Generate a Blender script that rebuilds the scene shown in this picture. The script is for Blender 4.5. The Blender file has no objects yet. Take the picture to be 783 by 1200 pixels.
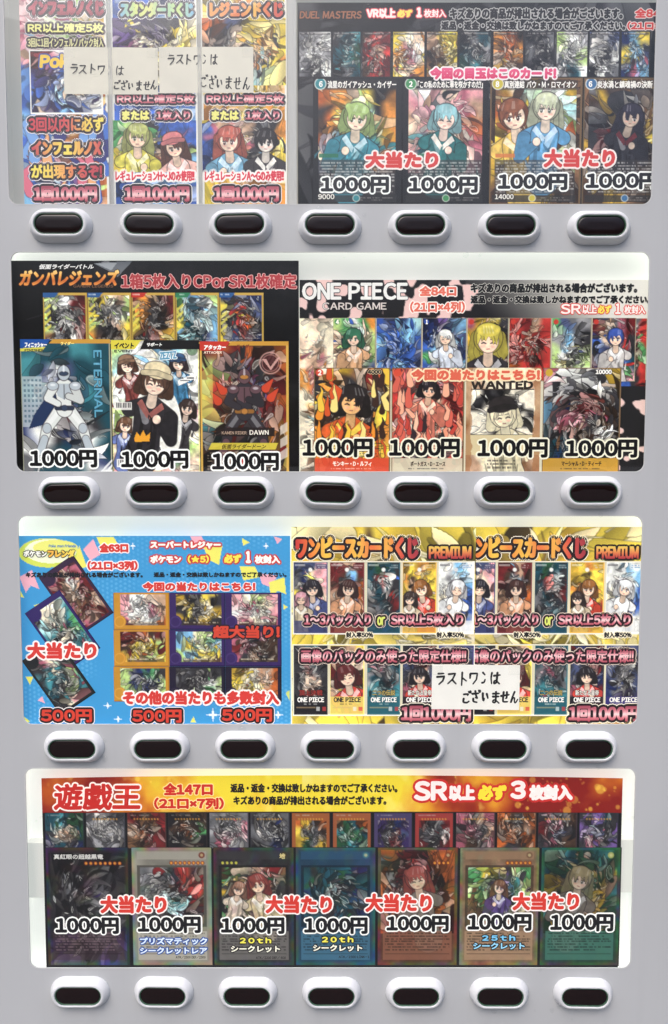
import bpy, bmesh, math
import numpy as np
from mathutils import Vector

sc = bpy.context.scene
C = sc.collection

# ------------------------------------------------------------------ camera
FPX, CX, CY = 900.0, 391.5, 600.0          # focal length and centre in photo pixels (783 x 1200)
TH = math.radians(3.88)                    # the camera looks slightly down
DIST, CAMZ = 0.7037, 1.36
CAMX = 0.0027
cam_data = bpy.data.cameras.new('camera')
cam = bpy.data.objects.new('camera', cam_data)
C.objects.link(cam)
cam_data.sensor_fit = 'VERTICAL'
cam_data.sensor_height = 36.0
cam_data.lens = FPX / 1200.0 * 36.0
cam_data.clip_start = 0.02
cam_data.clip_end = 500
cam.location = (CAMX, -DIST, CAMZ)
cam.rotation_euler = (math.radians(90) - TH, 0, 0)
sc.camera = cam

# ------------------------------------------------------------------ light
SUN_EL, SUN_AZ = math.radians(52), math.radians(200)   # high, in front of the machine, a little to the left
world = bpy.data.worlds.new('World')
sc.world = world
world.use_nodes = True
wn = world.node_tree.nodes
wl = world.node_tree.links
bg = wn['Background']
sky = wn.new('ShaderNodeTexSky')
sky.sky_type = 'NISHITA'
sky.sun_disc = False
sky.sun_elevation = SUN_EL
sky.sun_rotation = SUN_AZ
sky.air_density = 1.0
sky.dust_density = 3.0
sky.ozone_density = 1.0
# an overcast sky is darkest at the horizon and brightest overhead
geo = wn.new('ShaderNodeNewGeometry'); sep = wn.new('ShaderNodeSeparateXYZ'); mr = wn.new('ShaderNodeMapRange'); mul = wn.new('ShaderNodeMix')
wl.new(geo.outputs['Position'], sep.inputs[0]); wl.new(sep.outputs['Z'], mr.inputs['Value'])
mr.inputs['From Min'].default_value = 0.16; mr.inputs['From Max'].default_value = 0.72; mr.inputs['To Min'].default_value = 0.08; mr.inputs['To Max'].default_value = 1.6
mul.data_type = 'RGBA'; mul.blend_type = 'MULTIPLY'; mul.inputs[0].default_value = 1
wl.new(sky.outputs['Color'], mul.inputs[6]); wl.new(mr.outputs['Result'], mul.inputs[7])
wl.new(mul.outputs[2], bg.inputs['Color'])
bg.inputs['Strength'].default_value = 0.13
sun_d = bpy.data.lights.new('sun', 'SUN')
sun_d.energy = 0.65
sun_d.angle = math.radians(50)
sun_d.color = (1.0, 0.99, 0.975)
sun = bpy.data.objects.new('sun', sun_d)
C.objects.link(sun)
sd = Vector((math.sin(SUN_AZ) * math.cos(SUN_EL), math.cos(SUN_AZ) * math.cos(SUN_EL), math.sin(SUN_EL)))
sun.rotation_euler = sd.to_track_quat('Z', 'Y').to_euler()
sun.location = sd * 5

sc.view_settings.view_transform = 'Standard'
sc.view_settings.look = 'None'
sc.view_settings.gamma = 1.0
sc.view_settings.exposure = 0.42
sc.render.engine = 'CYCLES'
sc.cycles.use_denoising = True
sc.cycles.denoiser = 'OPENIMAGEDENOISE'
sc.cycles.denoising_input_passes = 'RGB_ALBEDO_NORMAL'
sc.cycles.denoising_prefilter = 'ACCURATE'
sc.cycles.max_bounces = 8
sc.cycles.transparent_max_bounces = 12

# ------------------------------------------------------------------ pixel -> place
def W(px, py, Y=0.0):
    """the point at depth Y on the upright front of the machine that the photo shows at pixel px, py"""
    u = (px - CX) / FPX
    v = (py - CY) / FPX
    fy = math.cos(TH) - v * math.sin(TH)
    fz = -math.sin(TH) - v * math.cos(TH)
    t = (Y + DIST) / fy
    return CAMX + u * t, CAMZ + fz * t

def R4(x0, y0, x1, y1, Y):
    xm, ym = (x0 + x1) / 2, (y0 + y1) / 2
    return W(x0, ym, Y)[0], W(xm, y1, Y)[1], W(x1, ym, Y)[0], W(xm, y0, Y)[1]     # X0, Z0, X1, Z1

def tag(o, label=None, cat=None, group=None, kind=None):
    if label: o['label'] = label
    if cat: o['category'] = cat
    if group: o['group'] = group
    if kind: o['kind'] = kind
    return o

def empty(name, loc):
    o = bpy.data.objects.new(name, None)
    o.empty_display_size = 0.05
    o.location = loc
    C.objects.link(o)
    return o

def link(name, me, mat, parent=None, loc=None):
    o = bpy.data.objects.new(name, me)
    if mat: me.materials.append(mat)
    C.objects.link(o)
    if parent is not None:
        o.parent = parent
        o.matrix_parent_inverse.identity()
        pl = parent['_at'] if '_at' in parent else (0, 0, 0)
        o.location = Vector(loc or (0, 0, 0)) - Vector(pl)
    elif loc: o.location = loc
    return o

# ------------------------------------------------------------------ materials
def lin(c):
    c = np.asarray(c, dtype=np.float64)
    return np.where(c <= 0.04045, c / 12.92, ((c + 0.055) / 1.055) ** 2.4)

def L3(r, g, b): return tuple(float(x) for x in lin(np.array([r, g, b]) / 255.0))

def new_mat(name):
    m = bpy.data.materials.new(name)
    m.use_nodes = True
    return m, m.node_tree.nodes, m.node_tree.links, m.node_tree.nodes['Principled BSDF']

def plain(name, col, rough=0.4, spec=0.5, noise=0.0, nscale=40, bump=0.0, bscale=600):
    m, n, l, p = new_mat(name)
    p.inputs['Base Color'].default_value = (*col, 1)
    p.inputs['Roughness'].default_value = rough
    p.inputs['Specular IOR Level'].default_value = spec
    tc = n.new('ShaderNodeTexCoord')
    if noise:
        t = n.new('ShaderNodeTexNoise'); t.inputs['Scale'].default_value = nscale; t.inputs['Detail'].default_value = 6
        l.new(tc.outputs['Object'], t.inputs['Vector'])
        r = n.new('ShaderNodeMapRange'); r.inputs['To Min'].default_value = 1 - noise; r.inputs['To Max'].default_value = 1 + noise
        l.new(t.outputs['Fac'], r.inputs['Value'])
        mx = n.new('ShaderNodeMix'); mx.data_type = 'RGBA'; mx.blend_type = 'MULTIPLY'; mx.inputs[0].default_value = 1
        mx.inputs[6].default_value = (*col, 1)
        l.new(r.outputs['Result'], mx.inputs[7])
        l.new(mx.outputs[2], p.inputs['Base Color'])
    if bump:
        t2 = n.new('ShaderNodeTexNoise'); t2.inputs['Scale'].default_value = bscale; t2.inputs['Detail'].default_value = 3
        l.new(tc.outputs['Object'], t2.inputs['Vector'])
        b = n.new('ShaderNodeBump'); b.inputs['Strength'].default_value = bump; b.inputs['Distance'].default_value = 0.0005
        l.new(t2.outputs['Fac'], b.inputs['Height'])
        l.new(b.outputs['Normal'], p.inputs['Normal'])
    return m

def outer_face_only(n, l, fr, mx):
    # a plate that does not bend light: reflect at the outer face only, so that the inner face never mirrors totally
    g = n.new('ShaderNodeNewGeometry'); a = n.new('ShaderNodeMath'); a.operation = 'SUBTRACT'; a.inputs[0].default_value = 1.0
    b = n.new('ShaderNodeMath'); b.operation = 'MULTIPLY'
    l.new(g.outputs['Backfacing'], a.inputs[1]); l.new(a.outputs[0], b.inputs[0]); l.new(fr.outputs['Fac'], b.inputs[1]); l.new(b.outputs[0], mx.inputs['Fac'])

M = {}
M['panel'] = plain('grey_plastic_panel', L3(197, 199, 200), 0.4, 0.45, 0.05, 5, 0.06, 900)
M['bezel'] = plain('white_button_plastic', L3(230, 231, 232), 0.34, 0.5, 0.03, 60)
def weathered(m):
    # faint rain streaks, smudges and specks of dirt on the plastic
    n, l = m.node_tree.nodes, m.node_tree.links
    p = n['Principled BSDF']; src = p.inputs['Base Color'].links[0].from_socket
    tc = n.new('ShaderNodeTexCoord'); last = src
    for sc3, lo, hi, a, b in (((55, 1, 2.5), .52, .75, 1.0, .96), ((7, 7, 7), .45, .75, 1.0, .95), ((420, 420, 420), .72, .77, 1.0, .8)):
        mp = n.new('ShaderNodeMapping'); mp.inputs['Scale'].default_value = sc3
        t = n.new('ShaderNodeTexNoise'); t.inputs['Scale'].default_value = 1.0; t.inputs['Detail'].default_value = 4
        r = n.new('ShaderNodeMapRange'); r.inputs['From Min'].default_value = lo; r.inputs['From Max'].default_value = hi; r.inputs['To Min'].default_value = a; r.inputs['To Max'].default_value = b
        mx = n.new('ShaderNodeMix'); mx.data_type = 'RGBA'; mx.blend_type = 'MULTIPLY'; mx.inputs[0].default_value = 1
        l.new(tc.outputs['Object'], mp.inputs['Vector']); l.new(mp.outputs[0], t.inputs['Vector']); l.new(t.outputs['Fac'], r.inputs['Value'])
        l.new(last, mx.inputs[6]); l.new(r.outputs['Result'], mx.inputs[7]); last = mx.outputs[2]
    l.new(last, p.inputs['Base Color'])
    t = n.new('ShaderNodeTexNoise'); t.inputs['Scale'].default_value = 14; t.inputs['Detail'].default_value = 5
    r = n.new('ShaderNodeMapRange'); r.inputs['To Min'].default_value = .26; r.inputs['To Max'].default_value = .56
    l.new(tc.outputs['Object'], t.inputs['Vector']); l.new(t.outputs['Fac'], r.inputs['Value']); l.new(r.outputs['Result'], p.inputs['Roughness'])
weathered(M['panel'])
weathered(M['bezel'])
M['cabinet'] = plain('grey_cabinet_paint', L3(176, 176, 184), 0.5, 0.4, 0.03, 6)
M['gasket'] = plain('pale_gasket', L3(206, 207, 206), 0.35, 0.5)
M['rim'] = plain('dark_rim', L3(76, 108, 88), 0.2, 0.5, 0.1, 200)  # green edge glow of the acrylic put into the base colour
M['lens'] = plain('smoked_lens', L3(25, 11, 12), 0.07, 0.5)
M['tape'] = plain('white_divider', L3(222, 222, 218), 0.5, 0.4)
M['ground'] = plain('pavement', (0.13, 0.13, 0.127), 0.7, 0.3, 0.2, 8, 0.3, 300)

def self_lit(name, col, em):
    m, n, l, p = new_mat(name)
    p.inputs['Base Color'].default_value = (*col, 1)
    p.inputs['Roughness'].default_value = 0.55
    tc = n.new('ShaderNodeTexCoord')
    t = n.new('ShaderNodeTexNoise'); t.inputs['Scale'].default_value = 6
    l.new(tc.outputs['Object'], t.inputs['Vector'])
    r = n.new('ShaderNodeMapRange'); r.inputs['To Min'].default_value = em * 0.8; r.inputs['To Max'].default_value = em * 1.2
    l.new(t.outputs['Fac'], r.inputs['Value'])
    p.inputs['Emission Color'].default_value = (0.97, 1.0, 0.96, 1)
    l.new(r.outputs['Result'], p.inputs['Emission Strength'])
    return m
M['board_dim'] = self_lit('display_board_dim_glow', L3(190, 190, 184), 0.14)  # dimmer light put into a greyer colour and a faint glow
M['board_lit'] = self_lit('display_board_backlit', L3(229, 230, 225), 0.38)

def printed(name, rough=0.42, spec=0.35, glow=0.0):
    m, n, l, p = new_mat(name)
    a = n.new('ShaderNodeAttribute'); a.attribute_name = 'ink'
    l.new(a.outputs['Color'], p.inputs['Base Color'])
    p.inputs['Roughness'].default_value = rough
    p.inputs['Specular IOR Level'].default_value = spec
    if glow:                                   # glow put into the ink, as if lit through from the board behind
        l.new(a.outputs['Color'], p.inputs['Emission Color']); p.inputs['Emission Strength'].default_value = glow
    return m
M['shelf'] = self_lit('shelf_end_plastic', L3(222, 222, 216), 0.2)  # slight glow added to lighten the shelf ends
M['print'] = printed('glowing_printed_paper', spec=.2, glow=0.38)  # top-row sheets: glow added to the ink to brighten the row
M['print_lit'] = printed('backlit_printed_paper', spec=.15, glow=0.44)
M['foil'] = printed('foil_printed_card', 0.34, 0.25, 0.38)
def paper_at(z): return M['print'] if z > 1.55 else M['print_lit']

m, n, l, p = new_mat('clear_window_plastic')
n.remove(p)
out = n['Material Output']
tr = n.new('ShaderNodeBsdfTransparent'); tr.inputs['Color'].default_value = (0.975, 0.98, 0.975, 1)
gl = n.new('ShaderNodeBsdfGlossy'); gl.inputs['Roughness'].default_value = 0.02
fr = n.new('ShaderNodeFresnel'); fr.inputs['IOR'].default_value = 1.78
mx = n.new('ShaderNodeMixShader')
outer_face_only(n, l, fr, mx); l.new(tr.outputs[0], mx.inputs[1]); l.new(gl.outputs[0], mx.inputs[2])
l.new(mx.outputs[0], out.inputs['Surface'])
M['pane'] = m

m, n, l, p = new_mat('frosted_divider_strip')
n.remove(p)
out = n['Material Output']
tr = n.new('ShaderNodeBsdfTransparent')
df = n.new('ShaderNodeBsdfDiffuse'); df.inputs['Color'].default_value = (0.8, 0.8, 0.77, 1)
mx = n.new('ShaderNodeMixShader'); mx.inputs['Fac'].default_value = 0.36
l.new(tr.outputs[0], mx.inputs[1]); l.new(df.outputs[0], mx.inputs[2]); l.new(mx.outputs[0], out.inputs['Surface'])
M['frost'] = m

m, n, l, p = new_mat('rain_water')
n.remove(p)
out = n['Material Output']
tr = n.new('ShaderNodeBsdfTransparent'); tr.inputs['Color'].default_value = (0.985, 0.988, 0.988, 1)
gl = n.new('ShaderNodeBsdfGlossy'); gl.inputs['Roughness'].default_value = 0.03
fr = n.new('ShaderNodeFresnel'); fr.inputs['IOR'].default_value = 1.28
mx = n.new('ShaderNodeMixShader')
outer_face_only(n, l, fr, mx); l.new(tr.outputs[0], mx.inputs[1]); l.new(gl.outputs[0], mx.inputs[2])
l.new(mx.outputs[0], out.inputs['Surface'])
M['water'] = m

m, n, l, p = new_mat('clear_sticky_tape')
n.remove(p)
out = n['Material Output']
tr = n.new('ShaderNodeBsdfTransparent')
df = n.new('ShaderNodeBsdfPrincipled'); df.inputs['Base Color'].default_value = (0.8, 0.8, 0.76, 1); df.inputs['Roughness'].default_value = 0.2
mx = n.new('ShaderNodeMixShader'); mx.inputs['Fac'].default_value = 0.12
l.new(tr.outputs[0], mx.inputs[1]); l.new(df.outputs[0], mx.inputs[2]); l.new(mx.outputs[0], out.inputs['Surface'])
M['film'] = m

# ------------------------------------------------------------------ ground and machine
def box_mesh(name, x0, x1, y0, y1, z0, z1, bev=0.0):
    bm = bmesh.new()
    bmesh.ops.create_cube(bm, size=1)
    for v in bm.verts:
        v.co = Vector((x0 + (v.co.x + .5) * (x1 - x0), y0 + (v.co.y + .5) * (y1 - y0), z0 + (v.co.z + .5) * (z1 - z0)))
    if bev: bmesh.ops.bevel(bm, geom=bm.edges[:], offset=bev, segments=3, affect='EDGES', profile=0.5)
    me = bpy.data.meshes.new(name); bm.to_mesh(me); bm.free()
    return me

def sheet_mesh(name, x0, x1, y0, y1, z=0.0):
    me = bpy.data.meshes.new(name)
    me.from_pydata([(x0, y0, z), (x1, y0, z), (x1, y1, z), (x0, y1, z)], [], [(0, 1, 2, 3)])
    return me

tag(link('ground', sheet_mesh('ground', -150, 150, -150, 150), M['ground']), kind='structure')

def rrect(x0, z0, x1, z1, r, seg=10):
    pts = []
    for cx, cz, a0 in ((x1 - r, z1 - r, 0), (x0 + r, z1 - r, 90), (x0 + r, z0 + r, 180), (x1 - r, z0 + r, 270)):
        for k in range(seg + 1):
            a = math.radians(a0 + 90 * k / seg)
            pts.append((cx + r * math.cos(a), cz + r * math.sin(a)))
    return pts

WX0, WX1 = -0.2887, 0.2872
WIN = []
for yt, yb in ((None, 240.5), (294, 554), (603.5, 850), (899.5, 1135.5)):
    zb = W(388, yb)[1]
    zt = W(388, yt)[1] if yt is not None else zb + 0.201
    WIN.append((zb, zt))

machine = empty('vending_machine', (0, 0, 0))
tag(machine, 'light grey card vending machine with four poster windows and rows of white buttons', 'vending machine')

cu = bpy.data.curves.new('panel_outline', 'CURVE')
cu.dimensions = '2D'; cu.fill_mode = 'BOTH'; cu.extrude = 0.0008; cu.bevel_depth = 0.0003; cu.bevel_resolution = 2
MX, MZT = 0.40, 1.95
def spline(pts):
    s = cu.splines.new('POLY'); s.points.add(len(pts) - 1); s.use_cyclic_u = True
    for q, (x, z) in zip(s.points, pts): q.co = (x, z, 0, 1)
spline(rrect(-MX, 0.12, MX, MZT, 0.02))
for zb, zt in WIN: spline(rrect(WX0, zb, WX1, zt, 0.009))
tmp = bpy.data.objects.new('tmp', cu); C.objects.link(tmp)
pm = bpy.data.meshes.new_from_object(tmp.evaluated_get(bpy.context.evaluated_depsgraph_get()))
bpy.data.objects.remove(tmp)
for v in pm.vertices:
    x, z, d = v.co
    v.co = (x, -d + 0.0011, z)                 # front face at Y = 0
pm.update()
bm = bmesh.new(); bm.from_mesh(pm)
bmesh.ops.remove_doubles(bm, verts=bm.verts, dist=1e-6)
bmesh.ops.recalc_face_normals(bm, faces=bm.faces)
bm.to_mesh(pm); bm.free()
link('front_panel', pm, M['panel'], machine)
# the box behind the door: sides, top, bottom, back
link('cabinet', box_mesh('cabinet', -MX + 0.004, MX - 0.004, 0.05, 0.66, 0.10, MZT - 0.005, 0.006), M['cabinet'], machine)
bm = bmesh.new()
ring_o = rrect(-MX + 0.001, 0.121, MX - 0.001, MZT - 0.001, 0.019)
va = [bm.verts.new((x, 0.0021, z)) for x, z in ring_o]; vb = [bm.verts.new((x, 0.0515, z)) for x, z in ring_o]
for i in range(len(va)):
    j = (i + 1) % len(va); bm.faces.new((va[i], va[j], vb[j], vb[i]))
me = bpy.data.meshes.new('door_edge'); bm.to_mesh(me); bm.free()
link('door_edge', me, M['cabinet'], machine)
for sx in (-0.3, 0.3):
    for sy in (0.1, 0.58):
        link('foot', box_mesh('foot', sx - .03, sx + .03, sy - .03, sy + .03, 0, 0.101, 0.005), M['rim'], machine)

for i, (zb, zt) in enumerate(WIN):
    # tray: a shallow white box behind each window, its back a lit diffuser, its walls glowing too (the top row faintly)
    mt = M['board_dim'] if i == 0 else M['board_lit']
    x0, x1, z0, z1 = WX0 - .004, WX1 + .004, zb - .004, zt + .004
    bm = bmesh.new()
    f = [bm.verts.new(q) for q in ((x0, .0023, z0), (x1, .0023, z0), (x1, .0023, z1), (x0, .0023, z1))]
    b = [bm.verts.new(q) for q in ((x0, .022, z0), (x1, .022, z0), (x1, .022, z1), (x0, .022, z1))]
    bm.faces.new(b)
    for k in range(4):
        j = (k + 1) % 4; bm.faces.new((f[k], f[j], b[j], b[k]))
    me = bpy.data.meshes.new('display_tray'); bm.to_mesh(me); bm.free()
    link('display_tray', me, mt, machine)
    bm = bmesh.new()
    pts = rrect(WX0 + .0002, zb + .0002, WX1 - .0002, zt - .0002, 0.0088)
    va = [bm.verts.new((x, .0004, z)) for x, z in pts]; vb = [bm.verts.new((x, .0016, z)) for x, z in pts]
    bm.faces.new(va); bm.faces.new(vb[::-1])
    me = bpy.data.meshes.new('window_pane'); bm.to_mesh(me); bm.free()
    link('window_pane', me, M['pane'], machine)

for zb, zt in WIN:
    bm = bmesh.new()
    rings = [[bm.verts.new((x, y, z)) for x, z in rrect(WX0 + d_, zb + d_, WX1 - d_, zt - d_, .009 - d_)] for d_, y in ((.0001, .0006), (.0001, -.0001), (.0010, -.0001), (.0012, .0006))]
    for ra, rb in zip(rings[:-1], rings[1:]):
        for i in range(len(ra)):
            j = (i + 1) % len(ra); bm.faces.new((ra[i], ra[j], rb[j], rb[i]))
    bmesh.ops.recalc_face_normals(bm, faces=bm.faces)
    me = bpy.data.meshes.new('window_gasket'); bm.to_mesh(me); bm.free()
    link('window_gasket', me, M['gasket'], machine)

def strip(px0, px1, py0, py1, Y, mat, d=0.0009):
    X0, Z0, X1, Z1 = R4(px0, py0, px1, py1, Y)
    return link('divider', box_mesh('divider', X0, X1, Y, Y + d, Z0, Z1), mat, machine)
strip(126.8, 131.4, -60, 243, 0.0042, M['frost'])
strip(231.6, 236.2, -60, 243, 0.0042, M['frost'])
strip(337, 347.5, -60, 243, 0.0042, M['tape'])

# shelf ends that show beside the poster of the bottom row
for pa, pb, qa, qb in ((24, 53, 988, 1052), (725, 752, 984, 1046)):
    X0, Z0, X1, Z1 = R4(pa, qa, pb, qb, .011)
    link('shelf_end', box_mesh('shelf_end', X0, X1, .011, .0215, Z0, Z1, .0004), M['shelf'], machine)

# ------------------------------------------------------------------ buttons
def capsule(hw, hh, seg=14):
    """outline of a stadium, half width hw, half height hh"""
    pts = []
    for s, a0 in ((1, -90), (-1, 90)):
        for k in range(seg + 1):
            a = math.radians(a0 + 180 * k / seg)
            pts.append((s * (hw - hh) + hh * math.cos(a), hh * math.sin(a)))
    return pts

def loft(name, rings, cap=True, smooth=True):
    bm = bmesh.new(); prev = None
    for hw, hh, y in rings:
        vs = [bm.verts.new((x, y, z)) for x, z in capsule(hw, hh)]
        if prev:
            for i in range(len(vs)):
                j = (i + 1) % len(vs); bm.faces.new((prev[i], prev[j], vs[j], vs[i]))
        prev = vs
    if cap: bm.faces.new(prev)
    bmesh.ops.recalc_face_normals(bm, faces=bm.faces)
    me = bpy.data.meshes.new(name); bm.to_mesh(me); bm.free()
    if smooth:
        for pl in me.polygons: pl.use_smooth = len(pl.vertices) < 6
    return me

S = 0.001
bez = loft('bezel', [(28.4*S, 15.0*S, 0), (28.4*S, 15.0*S, -0.7*S), (28.1*S, 14.75*S, -1.5*S), (27.3*S, 14.0*S, -3.3*S), (25.6*S, 12.3*S, -6.4*S), (24.8*S, 11.5*S, -7.4*S), (23.9*S, 10.7*S, -7.9*S),
                     (23.0*S, 9.95*S, -8.05*S), (22.4*S, 9.45*S, -7.95*S), (22.15*S, 9.2*S, -7.6*S), (22.0*S, 9.1*S, -5.0*S)], cap=False)
rim = loft('button_rim', [(21.9*S, 9.05*S, -5.0*S), (21.9*S, 9.05*S, -7.2*S), (21.7*S, 8.85*S, -7.5*S), (21.3*S, 8.45*S, -7.5*S), (21.1*S, 8.25*S, -7.2*S), (21.0*S, 8.2*S, -5.5*S)], cap=False)
lens = loft('button_lens', [(20.95*S, 8.1*S, -5.0*S), (20.95*S, 8.1*S, -6.5*S), (20.5*S, 7.7*S, -6.9*S), (19.4*S, 6.7*S, -7.1*S), (12.0*S, 3.0*S, -7.25*S)])
for me, k in ((bez, 'bezel'), (rim, 'rim'), (lens, 'lens')): me.materials.append(M[k])
ROWS = ((71.0, 702.5, 264.0, 266.5), (80.3, 693.7, 577.5, 577.2), (86.4, 688.3, 875.5, 875.8), (93.4, 683.6, 1163.0, 1164.5))
BUTTONS = []
proto = None
for xa, xb, ya, yb in ROWS:
    for k in range(7):
        px, py = xa + (xb - xa) * k / 6, ya + (yb - ya) * k / 6
        X, Z = W(px, py, -0.002)
        BUTTONS.append((X, Z))
        if proto is None:
            proto = bpy.data.objects.new('selection_button', bez); C.objects.link(proto); proto.parent = machine
            kids = []
            for nm, me in (('button_rim', rim), ('button_lens', lens)):
                o = bpy.data.objects.new(nm, me); C.objects.link(o); o.parent = proto; kids.append(o)
            proto.location = (X, -0.0001, Z); brng = np.random.default_rng(3)
        else:
            c = proto.copy(); C.objects.link(c); c.parent = machine; c.location = (X, -0.0001, Z); c.rotation_euler = (0, brng.normal() * .009, 0)
            for q in kids:
                d = q.copy(); C.objects.link(d); d.parent = c

# ------------------------------------------------------------------ printing: painted sheets
PAL = dict(k=(24,22,26), K=(50,48,52), g=(100,100,104), G=(152,150,152), w=(230,230,224), c=(235,222,190), y=(236,205,62), Y=(190,150,40),
           o=(226,140,50), O=(190,90,35), r=(196,50,45), R=(110,28,30), p=(236,160,165), P=(180,90,110), v=(110,80,150), V=(52,36,88),
           b=(50,90,180), B=(28,40,90), s=(120,180,220), t=(60,140,150), T=(24,70,84), n=(80,160,90), N=(34,80,50), l=(180,210,120),
           m=(130,90,60), M=(70,48,36), f=(240,210,180), d=(190,150,120), a=(170,215,215), i=(70,80,120))

def vnoise(h, w, cell, rng):
    gh, gw = int(h / cell) + 3, int(w / cell) + 3
    g = rng.random((gh, gw))
    y = np.arange(h) / cell; x = np.arange(w) / cell
    yi = y.astype(int); xi = x.astype(int)
    ty = y - yi; tx = x - xi
    ty = (ty * ty * (3 - 2 * ty))[:, None]; tx = (tx * tx * (3 - 2 * tx))[None, :]
    a = g[np.ix_(yi, xi)]; b = g[np.ix_(yi, xi + 1)]; c = g[np.ix_(yi + 1, xi)]; d = g[np.ix_(yi + 1, xi + 1)]
    return (a * (1 - tx) + b * tx) * (1 - ty) + (c * (1 - tx) + d * tx) * ty

def fbm(h, w, cell, rng, octv=3):
    s = np.zeros((h, w)); amp = 1.0; tot = 0
    for _ in range(octv):
        s += amp * vnoise(h, w, max(cell, 1.01), rng); tot += amp; amp *= 0.5; cell /= 2
    return s / tot

def paint_art(h, w, grid, rng, warp=0.16, lines=0.75, shade=0.3, glints=0.5, sharp=3.5, shapes=True, sat=0.86, dens=1.0, lite=.45):
    """abstract colour art laid out on a coarse grid of palette letters: a soft ground under many curved, inked blades and patches"""
    rows = grid.split('/')
    gh = len(rows); gw = max(len(r) for r in rows)
    G = np.array([[PAL[r[min(j, len(r) - 1)]] for j in range(gw)] for r in rows], float) / 255
    D = min(h, w)
    yy, xx = np.mgrid[0:h, 0:w].astype(float)
    yy = (yy + .5) / h; xx = (xx + .5) / w
    yy = yy + warp * 2 * (fbm(h, w, D / 3, rng, 2) - .5)
    xx = xx + warp * 2 * (fbm(h, w, D / 3, rng, 2) - .5)
    gy = np.clip(yy * gh - .5, 0, gh - 1.001); gx = np.clip(xx * gw - .5, 0, gw - 1.001)
    yi = gy.astype(int); xi = gx.astype(int)
    sp = 1.0 + (sharp - 1) * .3
    ty = np.clip((gy - yi - .5) * sp + .5, 0, 1)[..., None]; tx = np.clip((gx - xi - .5) * sp + .5, 0, 1)[..., None]
    y2 = np.minimum(yi + 1, gh - 1); x2 = np.minimum(xi + 1, gw - 1)
    col = (G[yi, xi] * (1 - tx) + G[yi, x2] * tx) * (1 - ty) + (G[y2, xi] * (1 - tx) + G[y2, x2] * tx) * ty
    n1 = fbm(h, w, D / 4, rng, 3)
    col = col * (1 + shade * 1.6 * (n1 - .5))[..., None]
    base = col.copy()
    if shapes:
        nsh = int(np.clip(44 + h * w / 60, 50, 260) * dens)
        ink = np.array([.10, .085, .10])
        ccx, ccy = w * rng.uniform(.35, .65), h * rng.uniform(.35, .6)
        spin = rng.choice([-1, 1]) * rng.uniform(.5, 1.3)
        for q in range(nsh):
            u = q / nsh                                       # large pieces first, fine ones last
            px, py = rng.random() * w, rng.random() * h
            if u > .35:
                px = .55 * px + .45 * (ccx + rng.normal() * w * .22); py = .55 * py + .45 * (ccy + rng.normal() * h * .25)
            a = math.atan2(py - ccy, px - ccx) + spin + rng.normal() * .45
            ln = D * (.5 - .42 * u ** .6) * rng.uniform(.6, 1.4)
            wd = max(.55, D * (.085 - .074 * u ** .6) * rng.uniform(.35, 1.3))
            bend = rng.normal() * .35
            t = np.linspace(-.5, .5, 11)
            qx = px + ln * (t * math.cos(a) - bend * (t * t - .12) * math.sin(a) * 1.6)
            qy = py + ln * (t * math.sin(a) + bend * (t * t - .12) * math.cos(a) * 1.6)
            kind = rng.random()
            rad = wd * (np.clip(1 - np.abs(t * 2) ** 1.6, 0, 1) if kind < .45 else (.5 - t) if kind < .9 else np.sqrt(np.clip(1 - (t * 2) ** 2, 0, 1)) * 1.7)
            m_ = wd * 1.8 + 2
            i0, i1 = int(max(0, qy.min() - m_)), int(min(h, qy.max() + m_)); j0, j1 = int(max(0, qx.min() - m_)), int(min(w, qx.max() + m_))
            if i1 - i0 < 2 or j1 - j0 < 2: continue
            Yl, Xl = np.mgrid[i0:i1, j0:j1].astype(float)
            sd_ = np.full(Yl.shape, 1e9)
            for k in range(10):
                ex, ey = qx[k + 1] - qx[k], qy[k + 1] - qy[k]
                tt = np.clip(((Xl - qx[k]) * ex + (Yl - qy[k]) * ey) / (ex * ex + ey * ey + 1e-9), 0, 1)
                sd_ = np.minimum(sd_, np.hypot(Xl - qx[k] - tt * ex, Yl - qy[k] - tt * ey) - (rad[k] + (rad[k + 1] - rad[k]) * tt))
            sy, sx = int(np.clip(py, 0, h - 1)), int(np.clip(px, 0, w - 1))
            c = base[sy, sx].copy()
            r_ = rng.random()
            if r_ < .27: c = c * rng.uniform(.45, .8)
            elif r_ < .58: c = c * (1 - lite) + lite * np.array([.95, .92, .86]) * min(1, .45 + c.max())
            elif r_ < .7: c = G[rng.integers(gh), rng.integers(gw)] * rng.uniform(.8, 1.1)
            fillm = np.clip(.5 - sd_, 0, 1)[..., None]
            ow = (.5 + D * .003) * (1 if u < .6 else .6)
            outm = (np.clip(.5 - (sd_ - ow), 0, 1) * lines)[..., None]
            tone = np.clip((Xl - qx.mean()) * math.cos(a + 1.2) + (Yl - qy.mean()) * math.sin(a + 1.2), -wd, wd)[..., None] / (wd + 1e-6)
            sub = col[i0:i1, j0:j1]
            sub = sub * (1 - outm) + (ink * .6 + sub * .18) * outm
            sub = sub * (1 - fillm) + np.clip(c * (1 + .16 * tone), 0, 1) * fillm
            if u > .5 and rng.random() < glints * .55:         # a thin light edge
                hm = (np.clip(1 - np.abs(sd_ + wd * .45) / .7, 0, 1) * .7)[..., None]
                sub = sub * (1 - hm) + np.array([.93, .92, .88]) * hm
            col[i0:i1, j0:j1] = sub
    n2 = fbm(h, w, D / 9, rng, 2)
    col = col * (1 + shade * .5 * (n2 - .5))[..., None]
    col = col * (1 + .07 * (rng.random((h, w, 1)) - .5))
    gm = col.mean(-1, keepdims=True)
    return np.clip(gm + (col - gm) * sat, 0, 1)

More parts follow.
